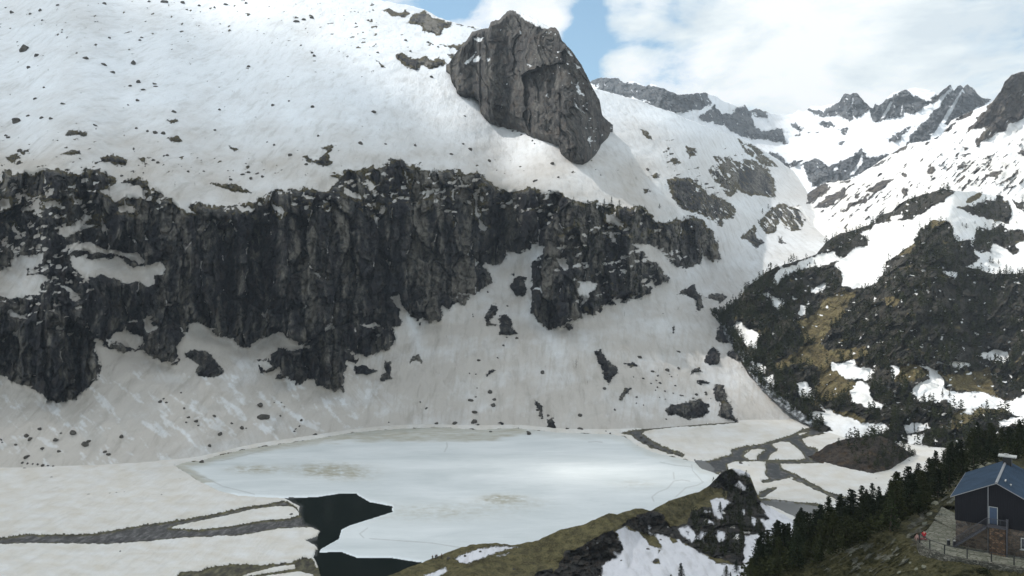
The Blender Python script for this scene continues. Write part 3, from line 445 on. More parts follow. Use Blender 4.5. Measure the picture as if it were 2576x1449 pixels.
HYEL = t480("2140,565 2150,530 2250,480 2262,500 2240,530 2180,560")
wu, wv = warp(U, V, 12, 20, 41)
h_sn = np.maximum(np.minimum(sdmax(HS, wu, wv), -sdmax(HD, wu, wv)), (fbm(U / 17, V / 10, 5, 42, .5) - .37 + .05 * sstep(820, 900, V) - .10 * sstep(700, 1000, V) * sstep(2300, 2150, U)) * 40)
h_sn = np.minimum(h_sn, (.50 - fbm(c_ := (U - V) / 26, (U + V) / 16, 4, 48, .65)) * 60)
h_gr = sstep(-6, 6, sdmax(HG, wu, wv)); h_sn_g = h_sn; h_gr_g = h_gr; yel = sstep(-2, 3, sdmax(HYEL, U, V)); h_sn = np.where(yel > .3, -8, h_sn)
sb = shep([(1850, 850, .8), (1900, 760, 1.2), (1950, 900, .6), (2100, 1050, .30), (2300, 1080, .35), (2500, 1030, .25), (2100, 900, .55), (2300, 850, .85), (2500, 800, .8), (2200, 650, .33), (2300, 560, .38), (2050, 720, .5), (2400, 700, .8), (2520, 600, .45), (2500, 520, .45), (2400, 620, .8), (2150, 1000, .3)], U, V, r0=40)
d0 = np.interp(S7.us, [1780, 1814, 1880, 1930, 2000, 2060], [760, 735, 628, 584, 543, 505.])
d0 = np.where(S7.us > 2050, F * 100.5 / (S7.vb - CV), d0)
S7.integrate(d0, blur(sb, 8, 0)); S7.L = blur(S7.L, 6, 0); S7.settle(); d = np.exp(S7.L)
dark = sstep(4, -4, h_sn); a = (U + V) / 1.414; c = (U - V) / 1.414
q1, _, _ = facets(c / 50 + .3 * fbm(U / 30, V / 30, 2, 3), a / 28, 41, 1); q2, _, _ = facets(c / 17, a / 9, 42, 1)
rel = dark * (1 - .7 * h_gr) * (ridged(c / 55, a / 26, 4, 44, .58) * 3.5 + q1 * 7 + q2 * 2.4 + fbm(U / 8, V / 9, 3, 45) * 1.8) + fbm(U / 90, V / 60, 3, 46) * 10 + fbm(c / 40, a / 15, 3, 47) * .8
S7.L = S7.L - rel / d * sstep(0, 30, S7.vb[:, None] - V)
mat_hill = terrain_mat('rocky_pine_hillside', 1.3, rock=((.010, .010, .008), (.026, .024, .018), (.075, .069, .055)), WARM=(.06, .044, .024), dust=(.68, .65, .58), snow=(.86, .87, .88), tilt=(0, R(-35), 0), grassc=((.05, .04, .017), (.13, .10, .042), (.21, .175, .08)))
S7.build(mk(enc(h_sn), np.clip(h_gr * .75 + .22 + .45 * fbm(U / 30, V / 20, 3, 49) + yel, 0, 1.5), .35 + .4 * fbm(U / 60, V / 40, 3, 50), .05 + .25 * fbm(c / 40, a / 40, 3, 30)), mat_hill, back=6, bstep=14)

# ---- pine-covered knoll in the flood plain
S9 = Sheet('wooded_knoll', 2030, 2300, 1.8, line("2030,1150 2050,1163 2117,1183 2197,1200 2237,1190 2300,1150"), line("2030,1149 2048,1142 2077,1122 2107,1109 2147,1100 2170,1103 2217,1097 2243,1108 2270,1125 2300,1148"), 60, sk=2, jag=3, jwl=12)
U, V = S9.U, S9.V
S9.integrate(F * 100.5 / (S9.vb - CV), .55 + 0 * U); S9.L -= (ridged(U / 18, V / 12, 4, 3) * 1.2) / np.exp(S9.L)
S9.build(mk(enc(-12 + 0 * U), .35 + .5 * fbm(U / 20, V / 12, 3, 7), 0 * U, .1 + 0 * U), terrain_mat('brown_knoll', 1.0, rock=((.02, .017, .014), (.05, .04, .032), (.09, .07, .055)), grassc=((.03, .02, .012), (.07, .045, .028), (.11, .075, .04))), back=5, bstep=4)

# ---- grassy ridge between the lake and the near slope
kt = line("900,1475 975,1449 1059,1416 1119,1393 1145,1381 1192,1369 1249,1366 1285,1371 1335,1364 1359,1356 1409,1333 1469,1319 1532,1290 1552,1294 1599,1279 1620,1279 1636,1285 1659,1273 1685,1259 1717,1249 1761,1236 1781,1224 1800,1205 1815,1188 1840,1178 1862,1180 1885,1192 1900,1232 1915,1260 1930,1272 1985,1302 2030,1322 2100,1352 2250,1400")
S3 = Sheet('grassy_ridge', 880, 2240, 1.8, lambda u: 1620 + 0 * u, kt, 220, sk=5, jag=4, jwl=30, jseed=4)
U, V = S3.U, S3.V
SNOW3 = PL("1513,1560 1513,1421 1530,1413 1549,1401 1545,1388 1560,1390 1568,1382 1559,1363 1549,1336 1574,1324 1580,1334 1603,1336 1624,1359 1634,1372 1666,1380 1651,1351 1647,1347 1657,1342 1682,1351 1707,1357 1724,1372 1744,1378 1760,1390 1780,1400 1800,1415 1830,1419 1870,1425 1872,1380 1875,1347 1903,1344 1927,1337 1910,1305 1933,1306 1920,1280 1903,1262 1925,1268 1985,1290 2010,1310 2250,1380 2250,1640 1513,1640",
 "1706,1329 1733,1321 1742,1332 1750,1345 1757,1347 1762,1337 1780,1339 1778,1345 1767,1355 1770,1365 1755,1360 1740,1365 1727,1355 1712,1342;1798,1349 1807,1334 1827,1339 1827,1355 1812,1364;1788,1257 1802,1251 1820,1254 1840,1264 1827,1274 1817,1290 1820,1307 1807,1307 1795,1290 1790,1272;1777,1314 1785,1304 1797,1320;1887,1295 1907,1310 1898,1324 1892,1318;1845,1220 1860,1209 1875,1220 1883,1230 1865,1234 1853,1225",
 "1145,1403 1169,1393 1212,1379 1259,1374 1302,1377 1269,1383 1225,1399 1179,1416 1155,1416;1251,1399 1280,1391 1270,1397;1065,1449 1119,1429 1127,1436 1099,1455;1866,1283 1872,1281 1876,1296 1868,1294;1765,1289 1775,1280 1792,1290;1630,1319 1638,1326 1634,1334;1630,1335 1645,1345 1638,1345;1478,1375 1482,1380 1476,1382;1500,1365 1506,1367 1502,1370;1840,1178 1880,1178 1890,1200 1860,1196")
ROCK3 = PL("1391,1560 1391,1449 1424,1388 1457,1380 1499,1351 1541,1332 1560,1363 1568,1382 1549,1401 1530,1413 1513,1421 1513,1560;1557,1324 1603,1297 1641,1284 1666,1292 1680,1318 1705,1340 1740,1365 1744,1378 1707,1357 1665,1345 1640,1345 1600,1334 1575,1322;1740,1290 1768,1274 1790,1279 1827,1260 1835,1225 1843,1195 1883,1195 1910,1260 1932,1304 1927,1337 1903,1345 1875,1347 1870,1425 1760,1390 1710,1345 1683,1325 1727,1319;1780,1224 1800,1200 1815,1184 1880,1180 1890,1230 1850,1240 1810,1228;1310,1480 1350,1440 1391,1430 1391,1560 1310,1560")
wu, wv = warp(U, V, 7, 14, 81)
k_sn = np.minimum(sdmax(SNOW3, wu, wv, 40), -sdmax(PL("1683,1345 1700,1350 1705,1364 1690,1366;1653,1382 1662,1384 1656,1392;1640,1412 1655,1405 1660,1418 1648,1420;1745,1339 1755,1336 1757,1346 1750,1348;1727,1336 1732,1337 1730,1342"), wu, wv)); k_rk = sdmax(ROCK3, wu, wv); k_sn_g = k_sn; k_rk_g = k_rk
sb = shep([(1000, 1500, .1), (1300, 1450, .12), (1450, 1400, .3), (1600, 1400, .12), (1800, 1300, .5), (1750, 1420, .1), (1900, 1400, .05), (1600, 1300, .35), (1450, 1600, .1), (2100, 1450, 0.0), (1850, 1230, .6)], U, V, r0=40)
S3.integrate(np.ones(len(S3.us)), blur(sb + .9 * sstep(-4, 6, k_rk) * (k_sn < 0), 5, 0)); S3.L -= S3.L[:, -1:]
S3.L = S3.L + np.log(np.interp(S3.us, [880, 1090, 1350, 1550, 1700, 1800, 1850, 1920, 2000, 2100, 2240], [238, 262, 275, 284, 320, 355, 365, 325, 300, 285, 262]))[:, None]
S3.L = blur(S3.L, 4, 0); S3.L = np.minimum(S3.L, np.log(F * (EYE - 2.0 - 1.2 * fbm(U / 60, V / 40, 3, 83)) / (V - CV))); d = np.exp(S3.L); rkm = sstep(-3, 4, k_rk) * (k_sn < 2)
a = (U + V * 1.5); c = (U * .5 - V)
rel = rkm * (facets(U / 26 + .3 * fbm(U / 20, V / 20, 2, 8), V / 20, 51, 1)[0] * 2.6 + facets(U / 10, V / 8, 52, 1)[0] * 1.0 + fbm(U / 9, V / 8, 3, 85, .6) * .8) + (fbm(U / 60 - V / 60, V / 24, 4, 86, .6) * 1.3 + fbm(U / 14 + V / 8, V / 5, 3, 87, .6) * .32) * (k_sn < 0) + fbm(U / 90, V / 50, 3, 88) * .8
S3.L = S3.L - rel / d
mat_ridge = terrain_mat('mossy_turf_and_rock', .55, rock=((.012, .011, .010), (.03, .028, .025), (.065, .06, .052)), grassc=((.055, .047, .018), (.12, .102, .042), (.20, .17, .075)), dust=(.66, .64, .62), snow=(.68, .68, .72))
S3.build(mk(enc(k_sn), np.clip(.95 - 1.1 * sstep(-5, 5, k_rk) + .25 * fbm(U / 30, V / 14, 3, 89), -.2, 1.3), .3 + 0 * U, .1 + .2 * fbm(U / 60, V / 40, 3, 90)), mat_ridge, back=7, bstep=4, bs=-.5)
# ---- near spur that carries the hut (ground falls away behind its crest under the pines)
nt_ = line("1780,1520 1860,1478 1900,1450 1950,1395 2000,1365 2060,1335 2150,1300 2250,1262 2330,1215 2400,1160 2450,1130 2576,1108 2700,1095 2950,1090")
S8 = Sheet('near_spur', 1780, 2940, 2.0, lambda u: 1640 + 0 * u, nt_, 300, jag=3, jwl=26, jseed=14)
U, V = S8.U, S8.V
TERR_Z = 66.9
# two surfaces meet at the crest of the meadow: sloping turf in front, wooded far side behind
crestv = np.interp(U, [1780, 1880, 1950, 2050, 2150, 2250, 2330, 2400, 2450, 2520, 2600, 2940], [1530, 1462, 1440, 1405, 1362, 1318, 1275, 1205, 1172, 1150, 1140, 1120])
crz = [(1880, 1462, 61), (1950, 1440, 61), (2050, 1405, 63), (2150, 1362, 65.8), (2250, 1318, 67.5), (2330, 1275, 67.6), (2400, 1205, 68.6), (2450, 1172, 69), (2520, 1150, 69.5), (2600, 1140, 69.5), (2940, 1120, 69.5)]
dcf = [F * (EYE - z_) / (v_ - CV) for (_, v_, z_) in crz]
dc = np.interp(U, [1780] + [c_[0] for c_ in crz], [112] + dcf)
dt_ = np.interp(U, [1780, 1900, 2000, 2150, 2300, 2400, 2576, 2940], [150, 160, 178, 190, 200, 210, 230, 250])
zf = crz + [(1780, 1500, 58), (2290, 1352, 66.9), (2333, 1334, 67), (2368, 1274, 67.3), (2200, 1390, 64.5), (2100, 1430, 62.5), (2000, 1460, 60.5), (2300, 1395, 65.6), (2344, 1410, 65.9), (2433, 1432, 66.2), (2576, 1456, 66.1), (2800, 1485, 65.9), (2940, 1500, 65.8), (2576, 1640, 60), (2300, 1640, 58.5), (2000, 1640, 55), (1800, 1640, 52), (2200, 1450, 62.6), (2100, 1510, 59.5), (2400, 1398, 66.9), (2576, 1424, 66.9), (2760, 1440, 66.9), (2600, 1280, 67), (2800, 1280, 67), (2500, 1230, 67.2), (2800, 1200, 68)]
lf = tps([(a_, b_, math.log(F * (EYE - z_) / (b_ - CV))) for a_, b_, z_ in zf], U, V)
below = V > crestv; ta = np.clip((crestv - V) / np.maximum(crestv - S8.vt[:, None], 1), 0, 1)
S8.L = np.where(below, lf, np.log(dc) * (1 - ta) + np.log(dt_) * ta)
S8.L = blur(blur(S8.L, 6, 0), 5, 1)
d = np.exp(S8.L)
XY = W(U, V, d); X_, Y_ = XY[..., 0], XY[..., 1]
# stepped slabs of bedrock following the slope
strat = (U * .55 + V * .83); slab = ridged(strat / 16, (U * .83 - V * .55) / 70, 3, 101, .6)
slabm = np.exp(-(((U - 2180) / 120) ** 2 + ((V - 1400) / 50) ** 2)) + np.exp(-(((U - 2380) / 60) ** 2 + ((V - 1240) / 60) ** 2)) + .8 * np.exp(-(((U - 2310) / 30) ** 2 + ((V - 1330) / 40) ** 2)) + .5
rel = slab * .35 * slabm + fbm(U / 60, V / 40, 4, 102, .6) * 1.0 + fbm(U / 10, V / 8, 3, 103) * .15
S8.L = S8.L - rel / d * sstep(1640, 1600, V)
d = np.exp(S8.L); XY = W(U, V, d)
# levelled ground for the hut and its terrace
TP = P("2290,1352 2300,1362 2340,1382 2400,1398 2490,1412 2576,1424 2760,1450 2860,1300 2700,1160 2540,1190 2430,1225 2404,1275 2368,1274 2350,1310 2333,1334")
sdt = sdf(TP, U, V, 60)
Dt = F * (EYE - TERR_Z + .25) / (V - CV)
wt = sstep(-3, 6, sdt); S8.L = S8.L * (1 - wt) + np.log(Dt) * wt
wall_lo = sstep(-26, 0, sdt) * (V > 1352) * (1 - wt); S8.L = S8.L - wall_lo * .0
wu, wv = warp(U, V, 6, 12, 105)
patch8 = sdmax(PL("2358,1238 2400,1232 2405,1226 2370,1226;2395,1125 2440,1120 2440,1128 2400,1130"), wu, wv) - 60
turf8 = np.clip(1.05 - .75 * np.clip(slab * 1.2 * slabm - .25, 0, 1) + .3 * fbm(U / 24, V / 14, 4, 106) - .4 * (np.exp(-((U - 2310) / 22) ** 2 - ((V - 1330) / 60) ** 2)), -.3, 1.4) * np.where(V > crestv - 8, 1, .4)
mat_spur = terrain_mat('alpine_turf_with_slabs', .30, rock=((.04, .04, .03), (.10, .10, .075), (.20, .195, .155)), WARM=(.06, .045, .03), strip=4, grassc=((.028, .028, .010), (.060, .056, .022), (.105, .092, .042)))
S8.build(mk(enc(np.maximum(patch8, -20)), turf8, .3 + 0 * U, .18 + .3 * fbm(U / 30, V / 20, 3, 107) - .4 * (V < crestv - 8)), mat_spur, back=6, bstep=9, bs=-.5)

# ---- valley floor: snow plain, lake ice, open water, gravel streams (one level surface cut into its kinds)
us = np.concatenate([np.arange(-900, -20, 12.0), np.arange(-20, 2200, 2.0), np.arange(2200, 3300, 14.0)]); vs = np.concatenate([np.arange(1048, 1460, 1.5), np.arange(1460, 1900, 16.0)])
U, V = np.meshgrid(us, vs, indexing='ij')
ICE = P("440,1172 470,1162 505,1160 550,1146 620,1130 700,1118 800,1103 858,1093 900,1087 1000,1079 1100,1075 1200,1081 1300,1077 1400,1088 1540,1093 1570,1098 1600,1120 1650,1140 1717,1155 1747,1162 1767,1179 1797,1188 1812,1197 1813,1208 1795,1220 1750,1260 1700,1310 1500,1440 1200,1490 1060,1417 980,1405 897,1405 858,1390 800,1392 806,1380 850,1355 858,1330 880,1320 985,1287 985,1275 930,1265 903,1250 895,1243 858,1243 800,1252 720,1255 690,1253 600,1248 550,1235 500,1210 470,1190")
WAT = PL("715,1254 800,1240 858,1235 895,1235 940,1260 995,1270 995,1290 880,1330 855,1360 805,1388 795,1375 770,1362 800,1352 806,1338 780,1327 760,1320 757,1305 753,1290 755,1275 735,1265;795,1386 858,1380 897,1398 980,1400 1060,1412 1160,1449 1160,1560 830,1560 805,1449 800,1425 790,1405;1747,1159 1784,1163 1800,1179 1797,1190 1767,1181;1914,1259 1950,1259 2001,1266 2060,1273 2070,1290 2030,1304 2000,1302 1950,1278 1917,1268")
GRV = PL("-900,1368 0,1357 67,1346 100,1348 233,1346 290,1336 343,1326 467,1309 583,1286 617,1278 680,1270 713,1262 722,1264 745,1278 757,1295 770,1320 790,1328 767,1328 700,1332 650,1341 600,1349 467,1354 367,1364 267,1371 167,1369 80,1368 0,1371 -900,1385;447,1452 457,1441 500,1441 533,1429 617,1421 650,1426 733,1418 767,1406 790,1413 793,1429 815,1449 830,1560 430,1560") \
  + t1080("215,1305 370,1260 360,1230 420,1210 600,1180 820,1115 900,1070 980,1055 1060,1040 1130,1075 1080,1100 930,1128 890,1145 940,1200 1020,1225 1000,1270 960,1290 1060,1310 1060,1325 740,1328 640,1310 560,1310 400,1312 330,1335 340,1390 200,1420 120,1330;900,1010 940,1000 1010,1035 1080,1050 1000,1065") \
  + t22("630,590 740,590 740,640 860,690 980,760 1100,820 1290,880 1290,930 1130,862 1000,802 900,752 800,712 720,730 610,752 600,735 660,720 620,680 630,640;570,860 580,825 640,800 700,785 705,797 650,830 620,858;575,872 640,876 700,885 850,898 960,905 1035,912 1035,925 700,905 590,888") \
  + PL("1560,1090 1600,1083 1640,1076 1700,1071 1800,1066 1856,1060 1858,1063 1800,1069 1700,1075 1640,1081 1612,1090 1640,1110 1675,1128 1722,1143 1716,1151 1680,1140 1640,1128 1605,1110 1590,1096")
ISL = PL("423,1331 447,1323 567,1299 633,1283 700,1274 737,1276 752,1289 753,1299 723,1308 667,1311 583,1326 500,1336 460,1333;600,1452 700,1427 743,1423 745,1433 633,1452;650,1454 750,1440 790,1449 790,1480 660,1480") + t1080("665,1185 740,1160 810,1165 900,1240 930,1290 880,1303 640,1300 660,1260 720,1225;455,1270 520,1220 590,1215 625,1225 570,1270 560,1303 500,1300;460,1240 490,1226 505,1232 475,1245;870,1100 950,1088 930,1105 880,1118;800,1425 860,1440 820,1449")
wu, wv = warp(U, V, 3.0, 9, 111); wu2, wv2 = warp(U, V, 5, 14, 113)
i_ice = sdf(ICE, U + .4 * (wu - U), V + .4 * (wv - V), 40); i_wat = sdmax(WAT, wu, wv); i_grv = sdmax(GRV, wu2, wv2); i_isl = sdmax(ISL, wu, wv)
grv = np.minimum(i_grv, -i_isl); low = np.maximum(np.maximum(i_ice, i_wat), grv)
D = F * EYE / (V - CV)
z = np.where(low < 0, .15 + .75 * sstep(0, 3.5, -low) + .5 * fbm(U / 90, V / 22, 3, 115) * sstep(2, 26, -low), 0.0)
# the raised edge of the ice and the beds of the streams
z = z + np.where((i_ice > 0) & (i_wat < i_ice), .35 * sstep(0, 3, i_ice), 0) + np.where((grv > 0) & (i_ice < 0) & (i_wat < 0), .12 + .25 * fbm(U / 8, V / 3, 4, 116, .6), 0)
XYZ = np.stack([(U - CU) / F * D, D, z], -1); n_, m_ = U.shape
cls = np.zeros(U.shape, int); cls[grv > 0] = 3; cls[i_ice > 0] = 1; cls[(i_wat > 0) & (i_ice <= 0.0)] = 2
fc = grid_faces(n_, m_); kc = cls.reshape(-1)[fc]; kf = np.max(kc, 1)
def part(name, k, mat, mask):
    f = fc[kf == k]; used, inv = np.unique(f, return_inverse=True)
    me = np_mesh(name, XYZ.reshape(-1, 3)[used], inv.reshape(-1, 4), mat, mask.reshape(-1, 4)[used]); o = bpy.data.objects.new(name, me); COL.objects.link(o); o['kind'] = 'structure'; return o
mat_plain = terrain_mat('valley_snow', 1.0, rills=.35, snow=(.80, .82, .84), dust=(.62, .575, .50))
part('ground', 0, mat_plain, mk(.5 + np.clip(-low - .8 + (V < 1175) * (1.2 + 2.2 * fbm(U / 30, V / 10, 3, 129)), -1, 5) / 4, .6 + 0 * U, .75 + .4 * fbm(U / 60, V / 16, 3, 117), 0 * U))
# ice: blue-white with brown silt where melt water has pooled
m, nt, b = new_mat('lake_ice'); geo = N(nt, 'ShaderNodeNewGeometry'); at = N(nt, 'ShaderNodeAttribute', attribute_name='mask'); sp = N(nt, 'ShaderNodeSeparateColor'); nt.links.new(at.outputs['Color'], sp.inputs[0])
v = mapping(nt, geo.outputs['Position'], (.35, 1, 1)); a1 = noise(nt, v, .045, 8, .66, .4); a2 = noise(nt, v, .35, 5, .6)
c1 = ramp(nt, [(.32, (.55, .585, .58)), (.5, (.635, .665, .66)), (.68, (.72, .745, .74))], a1)
c2 = mixc(nt, math_(nt, 'MULTIPLY', sp.outputs[1], ramp(nt, [(.35, (.55, .55, .55)), (.55, (1, 1, 1))], a2).outputs[0]), c1.outputs[0], (.38, .355, .27))
c3 = mixc(nt, sp.outputs[0], c2, (.86, .90, .92)); c4 = mixc(nt, math_(nt, 'MULTIPLY', ramp(nt, [(.30, (1, 1, 1)), (.42, (0, 0, 0))], a2).outputs[0], .16), c3, (.36, .40, .38))
c5 = mixc(nt, sp.outputs[2], c4, (.36, .36, .34)); nt.links.new(c5, b.inputs['Base Color']); b.inputs['Roughness'].default_value = .55
def gb(u, v, ru, rv, rot=0): return np.exp(-(((U - u) / ru) ** 2 + ((V - v) / rv) ** 2))
nz = .8 + 2.0 * fbm(U / 26, V / 6, 5, 121, .68)
silt = np.clip(1.7 * (.55 * gb(640, 1182, 60, 11) + .75 * gb(830, 1184, 85, 15) + .3 * gb(880, 1200, 60, 12) + .8 * gb(1262, 1256, 45, 9) + .2 * gb(1300, 1268, 90, 16) + .18 * gb(1600, 1220, 60, 12) + .25 * gb(1100, 1290, 160, 22)) * nz, 0, 1)
rim = sstep(20, 6, i_ice + 6 * fbm(U / 40, V / 8, 3, 122)) * (V < 1215) * (.4 + .6 * sstep(1000, 820, np.abs(U - 300)))
north = sstep(1118, 1104, V + 30 * sstep(1200, 1400, U) + 10 * fbm(U / 60, V / 10, 3, 123)) * sstep(600, 700, U)
silt = np.clip(np.maximum(silt, np.maximum(rim * .8, north * (.75 + .5 * fbm(U / 50, V / 6, 4, 128)))), 0, 1)
def polyline_d(p):
    o = np.full(U.shape, 99.0)
    for (ax_, ay_), (bx, by) in zip(p[:-1], p[1:]):
        dx, dy = bx - ax_, by - ay_; t = np.clip(((U - ax_) * dx + (V - ay_) * dy) / (dx * dx + dy * dy), 0, 1); o = np.minimum(o, np.hypot(U - ax_ - t * dx, (V - ay_ - t * dy) * 1.3))
    return o
crk = np.full(U.shape, 99.0)
for q in ("930,1357 1000,1362 1085,1368 1160,1380", "1645,1263 1640,1252 1655,1240 1680,1230 1695,1212 1715,1209 1735,1212", "1696,1207 1694,1190", "1740,1170 1742,1185 1760,1205 1768,1215", "1700,1252 1725,1229 1755,1222 1770,1214", "500,1162 560,1160 640,1140 700,1122", "1660,1164 1700,1172 1738,1176", "925,1330 905,1345 915,1355", "470,1188 520,1205 560,1225 640,1245", "1124,1115 1125,1125 1118,1138", "1480,1113 1500,1112 1515,1114"):
    crk = np.minimum(crk, polyline_d(P(q)) + 1.2 * np.abs(fbm(U / 20, V / 8, 2, 124)))
crack = sstep(2.8, .6, crk) * .55
white = np.clip(sstep(7, 2, i_ice) * (V > 1240) * .5, 0, 1)
part('lake_ice', 1, m, np.stack([white, silt, crack, 0 * U], -1))
m, nt, b = new_mat('lake_water'); geo = N(nt, 'ShaderNodeNewGeometry'); at = N(nt, 'ShaderNodeAttribute', attribute_name='mask'); sp = N(nt, 'ShaderNodeSeparateColor'); nt.links.new(at.outputs['Color'], sp.inputs[0])
nt.links.new(mixc(nt, sp.outputs[0], (.006, .010, .008), (.13, .13, .125)), b.inputs['Base Color']); b.inputs['Roughness'].default_value = .12; b.inputs['Specular IOR Level'].default_value = .14
bp = N(nt, 'ShaderNodeBump'); bp.inputs['Strength'].default_value = .35; bp.inputs['Distance'].default_value = .1; nt.links.new(noise(nt, mapping(nt, geo.outputs['Position'], (1, .5, 1)), .8, 3), bp.inputs['Height']); nt.links.new(bp.outputs[0], b.inputs['Normal'])
part('lake_water', 2, m, np.stack([np.clip(sstep(1400, 1500, U) + sstep(10, 1, i_wat) * .5 * (V < 1400) * (U < 800), 0, 1), 0 * U, 0 * U, 0 * U], -1))
m, nt, b = new_mat('stream_gravel'); geo = N(nt, 'ShaderNodeNewGeometry'); at = N(nt, 'ShaderNodeAttribute', attribute_name='mask'); sp = N(nt, 'ShaderNodeSeparateColor'); nt.links.new(at.outputs['Color'], sp.inputs[0])
g1 = noise(nt, mapping(nt, geo.outputs['Position'], (1, .4, 1)), .42, 8, .74); g = ramp(nt, [(.36, (.022, .020, .020)), (.5, (.07, .066, .064)), (.64, (.20, .195, .19))], g1)
g2 = ramp(nt, [(.38, (.018, .014, .007)), (.5, (.06, .052, .02)), (.64, (.14, .125, .045))], g1); nt.links.new(mixc(nt, sp.outputs[0], mixc(nt, sp.outputs[1], g.outputs[0], (.030, .033, .034)), g2.outputs[0]), b.inputs['Base Color']); b.inputs['Roughness'].default_value = .6
turfm = np.clip(sstep(5.0, 1.5, grv + 3 * fbm(U / 18, V / 6, 3, 126)) + sstep(1400, 1410, V) * (U < 900) * .8, 0, 1) * .9
part('stream_gravel', 3, m, np.stack([turfm, np.clip(sstep(.0, .25, fbm(U / 26, V / 5, 4, 127, .6) + .08 * np.clip(grv - 3, -2, 4)) * .8 * (U > 1500) + .35 * (U < 900) * sstep(.1, .35, fbm(U / 40, V / 5, 4, 127, .6)), 0, 1), 0 * U, 0 * U], -1))
# ground carrying on beyond the mapped valley, out to the horizon
gmat = flat_mat('distant_ground', (.55, .57, .6), sc=.01)
me = np_mesh('distant_ground', np.array([[-9000, -4000, -9], [9000, -4000, -9], [9000, 9000, -9], [-9000, 9000, -9.]]), np.array([[0, 1, 2, 3]]), gmat)
o = bpy.data.objects.new('distant_ground', me); COL.objects.link(o); o['kind'] = 'structure'

# ---- the torrent tumbling down the gorge between the two slopes
def torrent():
    cl = P("1812,800 1822,822 1838,850 1862,884 1882,906 1893,930 1908,952 1935,984 1962,1008 1990,1030 2020,1052 2050,1070"); n = 260; t = np.linspace(0, len(cl) - 1, n); cu = np.interp(t, range(len(cl)), cl[:, 0]) + 3 * fbm(t * 3, t * 0, 3, 161); cv = np.interp(t, range(len(cl)), cl[:, 1])
    wd = 8 + 5 * fbm(t * 2, t * 0, 3, 162) + 2 * (cv > 900); k = np.linspace(-1, 1, 9); UU = cu[:, None] + k * wd[:, None]; VV = cv[:, None] - k * wd[:, None] * .45
    dd = np.array([[min(S1.at(u, v), S7.at(u, min(v, float(np.interp(u, S7.us, S7.vb)) - .5)) if u > 1790 else 1e9) for u, v in zip(a, b)] for a, b in zip(UU, VV)]) - 1.2; dd = blur(dd, 3, 0)
    foam = sstep(-.05, .25, fbm(UU / 5, VV / 9, 4, 163, .7)); m, nt, b = new_mat('white_water'); at = N(nt, 'ShaderNodeAttribute', attribute_name='mask'); sp = N(nt, 'ShaderNodeSeparateColor'); nt.links.new(at.outputs['Color'], sp.inputs[0])
    nt.links.new(mixc(nt, sp.outputs[0], (.025, .028, .030), (.55, .58, .60)), b.inputs['Base Color']); b.inputs['Roughness'].default_value = .4
    grid_object('mountain_stream', W(UU, VV, dd), np.stack([foam * .8, foam, foam, foam], -1), m)
torrent()

# ---- broken cloud standing overhead, outside the frame: it shades the lake basin and the near spur
def cloud_shadow():
    n = 240; a = np.linspace(-1, 1, n); X, Y = np.meshgrid(a, a, indexing='ij'); k = 1500 / SUN[2]
    cx, cy = SHADE[0] + SUN[0] * k, SHADE[1] + SUN[1] * k
    r = np.sqrt(X ** 2 + Y ** 2) + .14 * fbm(X * 2, Y * 2, 4, 131)
    lump = 60 * fbm(X * 5, Y * 5, 4, 132) ; th = 90 * np.clip(1 - r, 0, 1) ** .5
    verts = []; 
    top = np.stack([cx + X * SHADE[2], cy + Y * SHADE[3], 1500 + th + lump * (r < 1)], -1); bot = np.stack([cx + X * SHADE[2], cy + Y * SHADE[3], 1500 - th * .3 + lump * .3 * (r < 1)], -1)
    A = sstep(1.0, .66, r) * (.85 + .3 * fbm(X * 3, Y * 3, 3, 133))
    gap = lambda gx, gy, rx, ry: np.exp(-(((X * SHADE[2] + SHADE[0] - gx) / rx) ** 2 + ((Y * SHADE[3] + SHADE[1] - gy) / ry) ** 2))
    A = A * (1 - .95 * gap(35, 400, 80, 26)) * (1 - .35 * gap(-110, 355, 60, 30)); A = np.clip(A, 0, 1)
    m, nt, b = new_mat('cloud'); nt.nodes.remove(b); at = N(nt, 'ShaderNodeAttribute', attribute_name='mask'); sp = N(nt, 'ShaderNodeSeparateColor'); nt.links.new(at.outputs['Color'], sp.inputs[0])
    df = N(nt, 'ShaderNodeBsdfTranslucent'); df.inputs[0].default_value = (.95, .95, .95, 1); tr = N(nt, 'ShaderNodeBsdfTransparent'); mx = N(nt, 'ShaderNodeMixShader')
    nt.links.new(math_(nt, 'MULTIPLY', sp.outputs[0], SHADE[4]), mx.inputs[0]); nt.links.new(tr.outputs[0], mx.inputs[1]); nt.links.new(df.outputs[0], mx.inputs[2]); nt.links.new(mx.outputs[0], nt.nodes['Material Output'].inputs[0])
    M = np.stack([A, A, A, A], -1)
    nv = n * n; f = grid_faces(n, n); V_ = np.concatenate([top.reshape(-1, 3), bot.reshape(-1, 3)]); Fc = np.concatenate([f, f[:, ::-1] + nv]); keep = (r.reshape(-1)[f] < 1.1).all(1); Fc = Fc[np.concatenate([keep, keep])]
    me = np_mesh('cloud', V_, Fc, m, np.concatenate([M.reshape(-1, 4)] * 2)); o = bpy.data.objects.new('cloud', me); COL.objects.link(o); o['kind'] = 'stuff'
cloud_shadow()
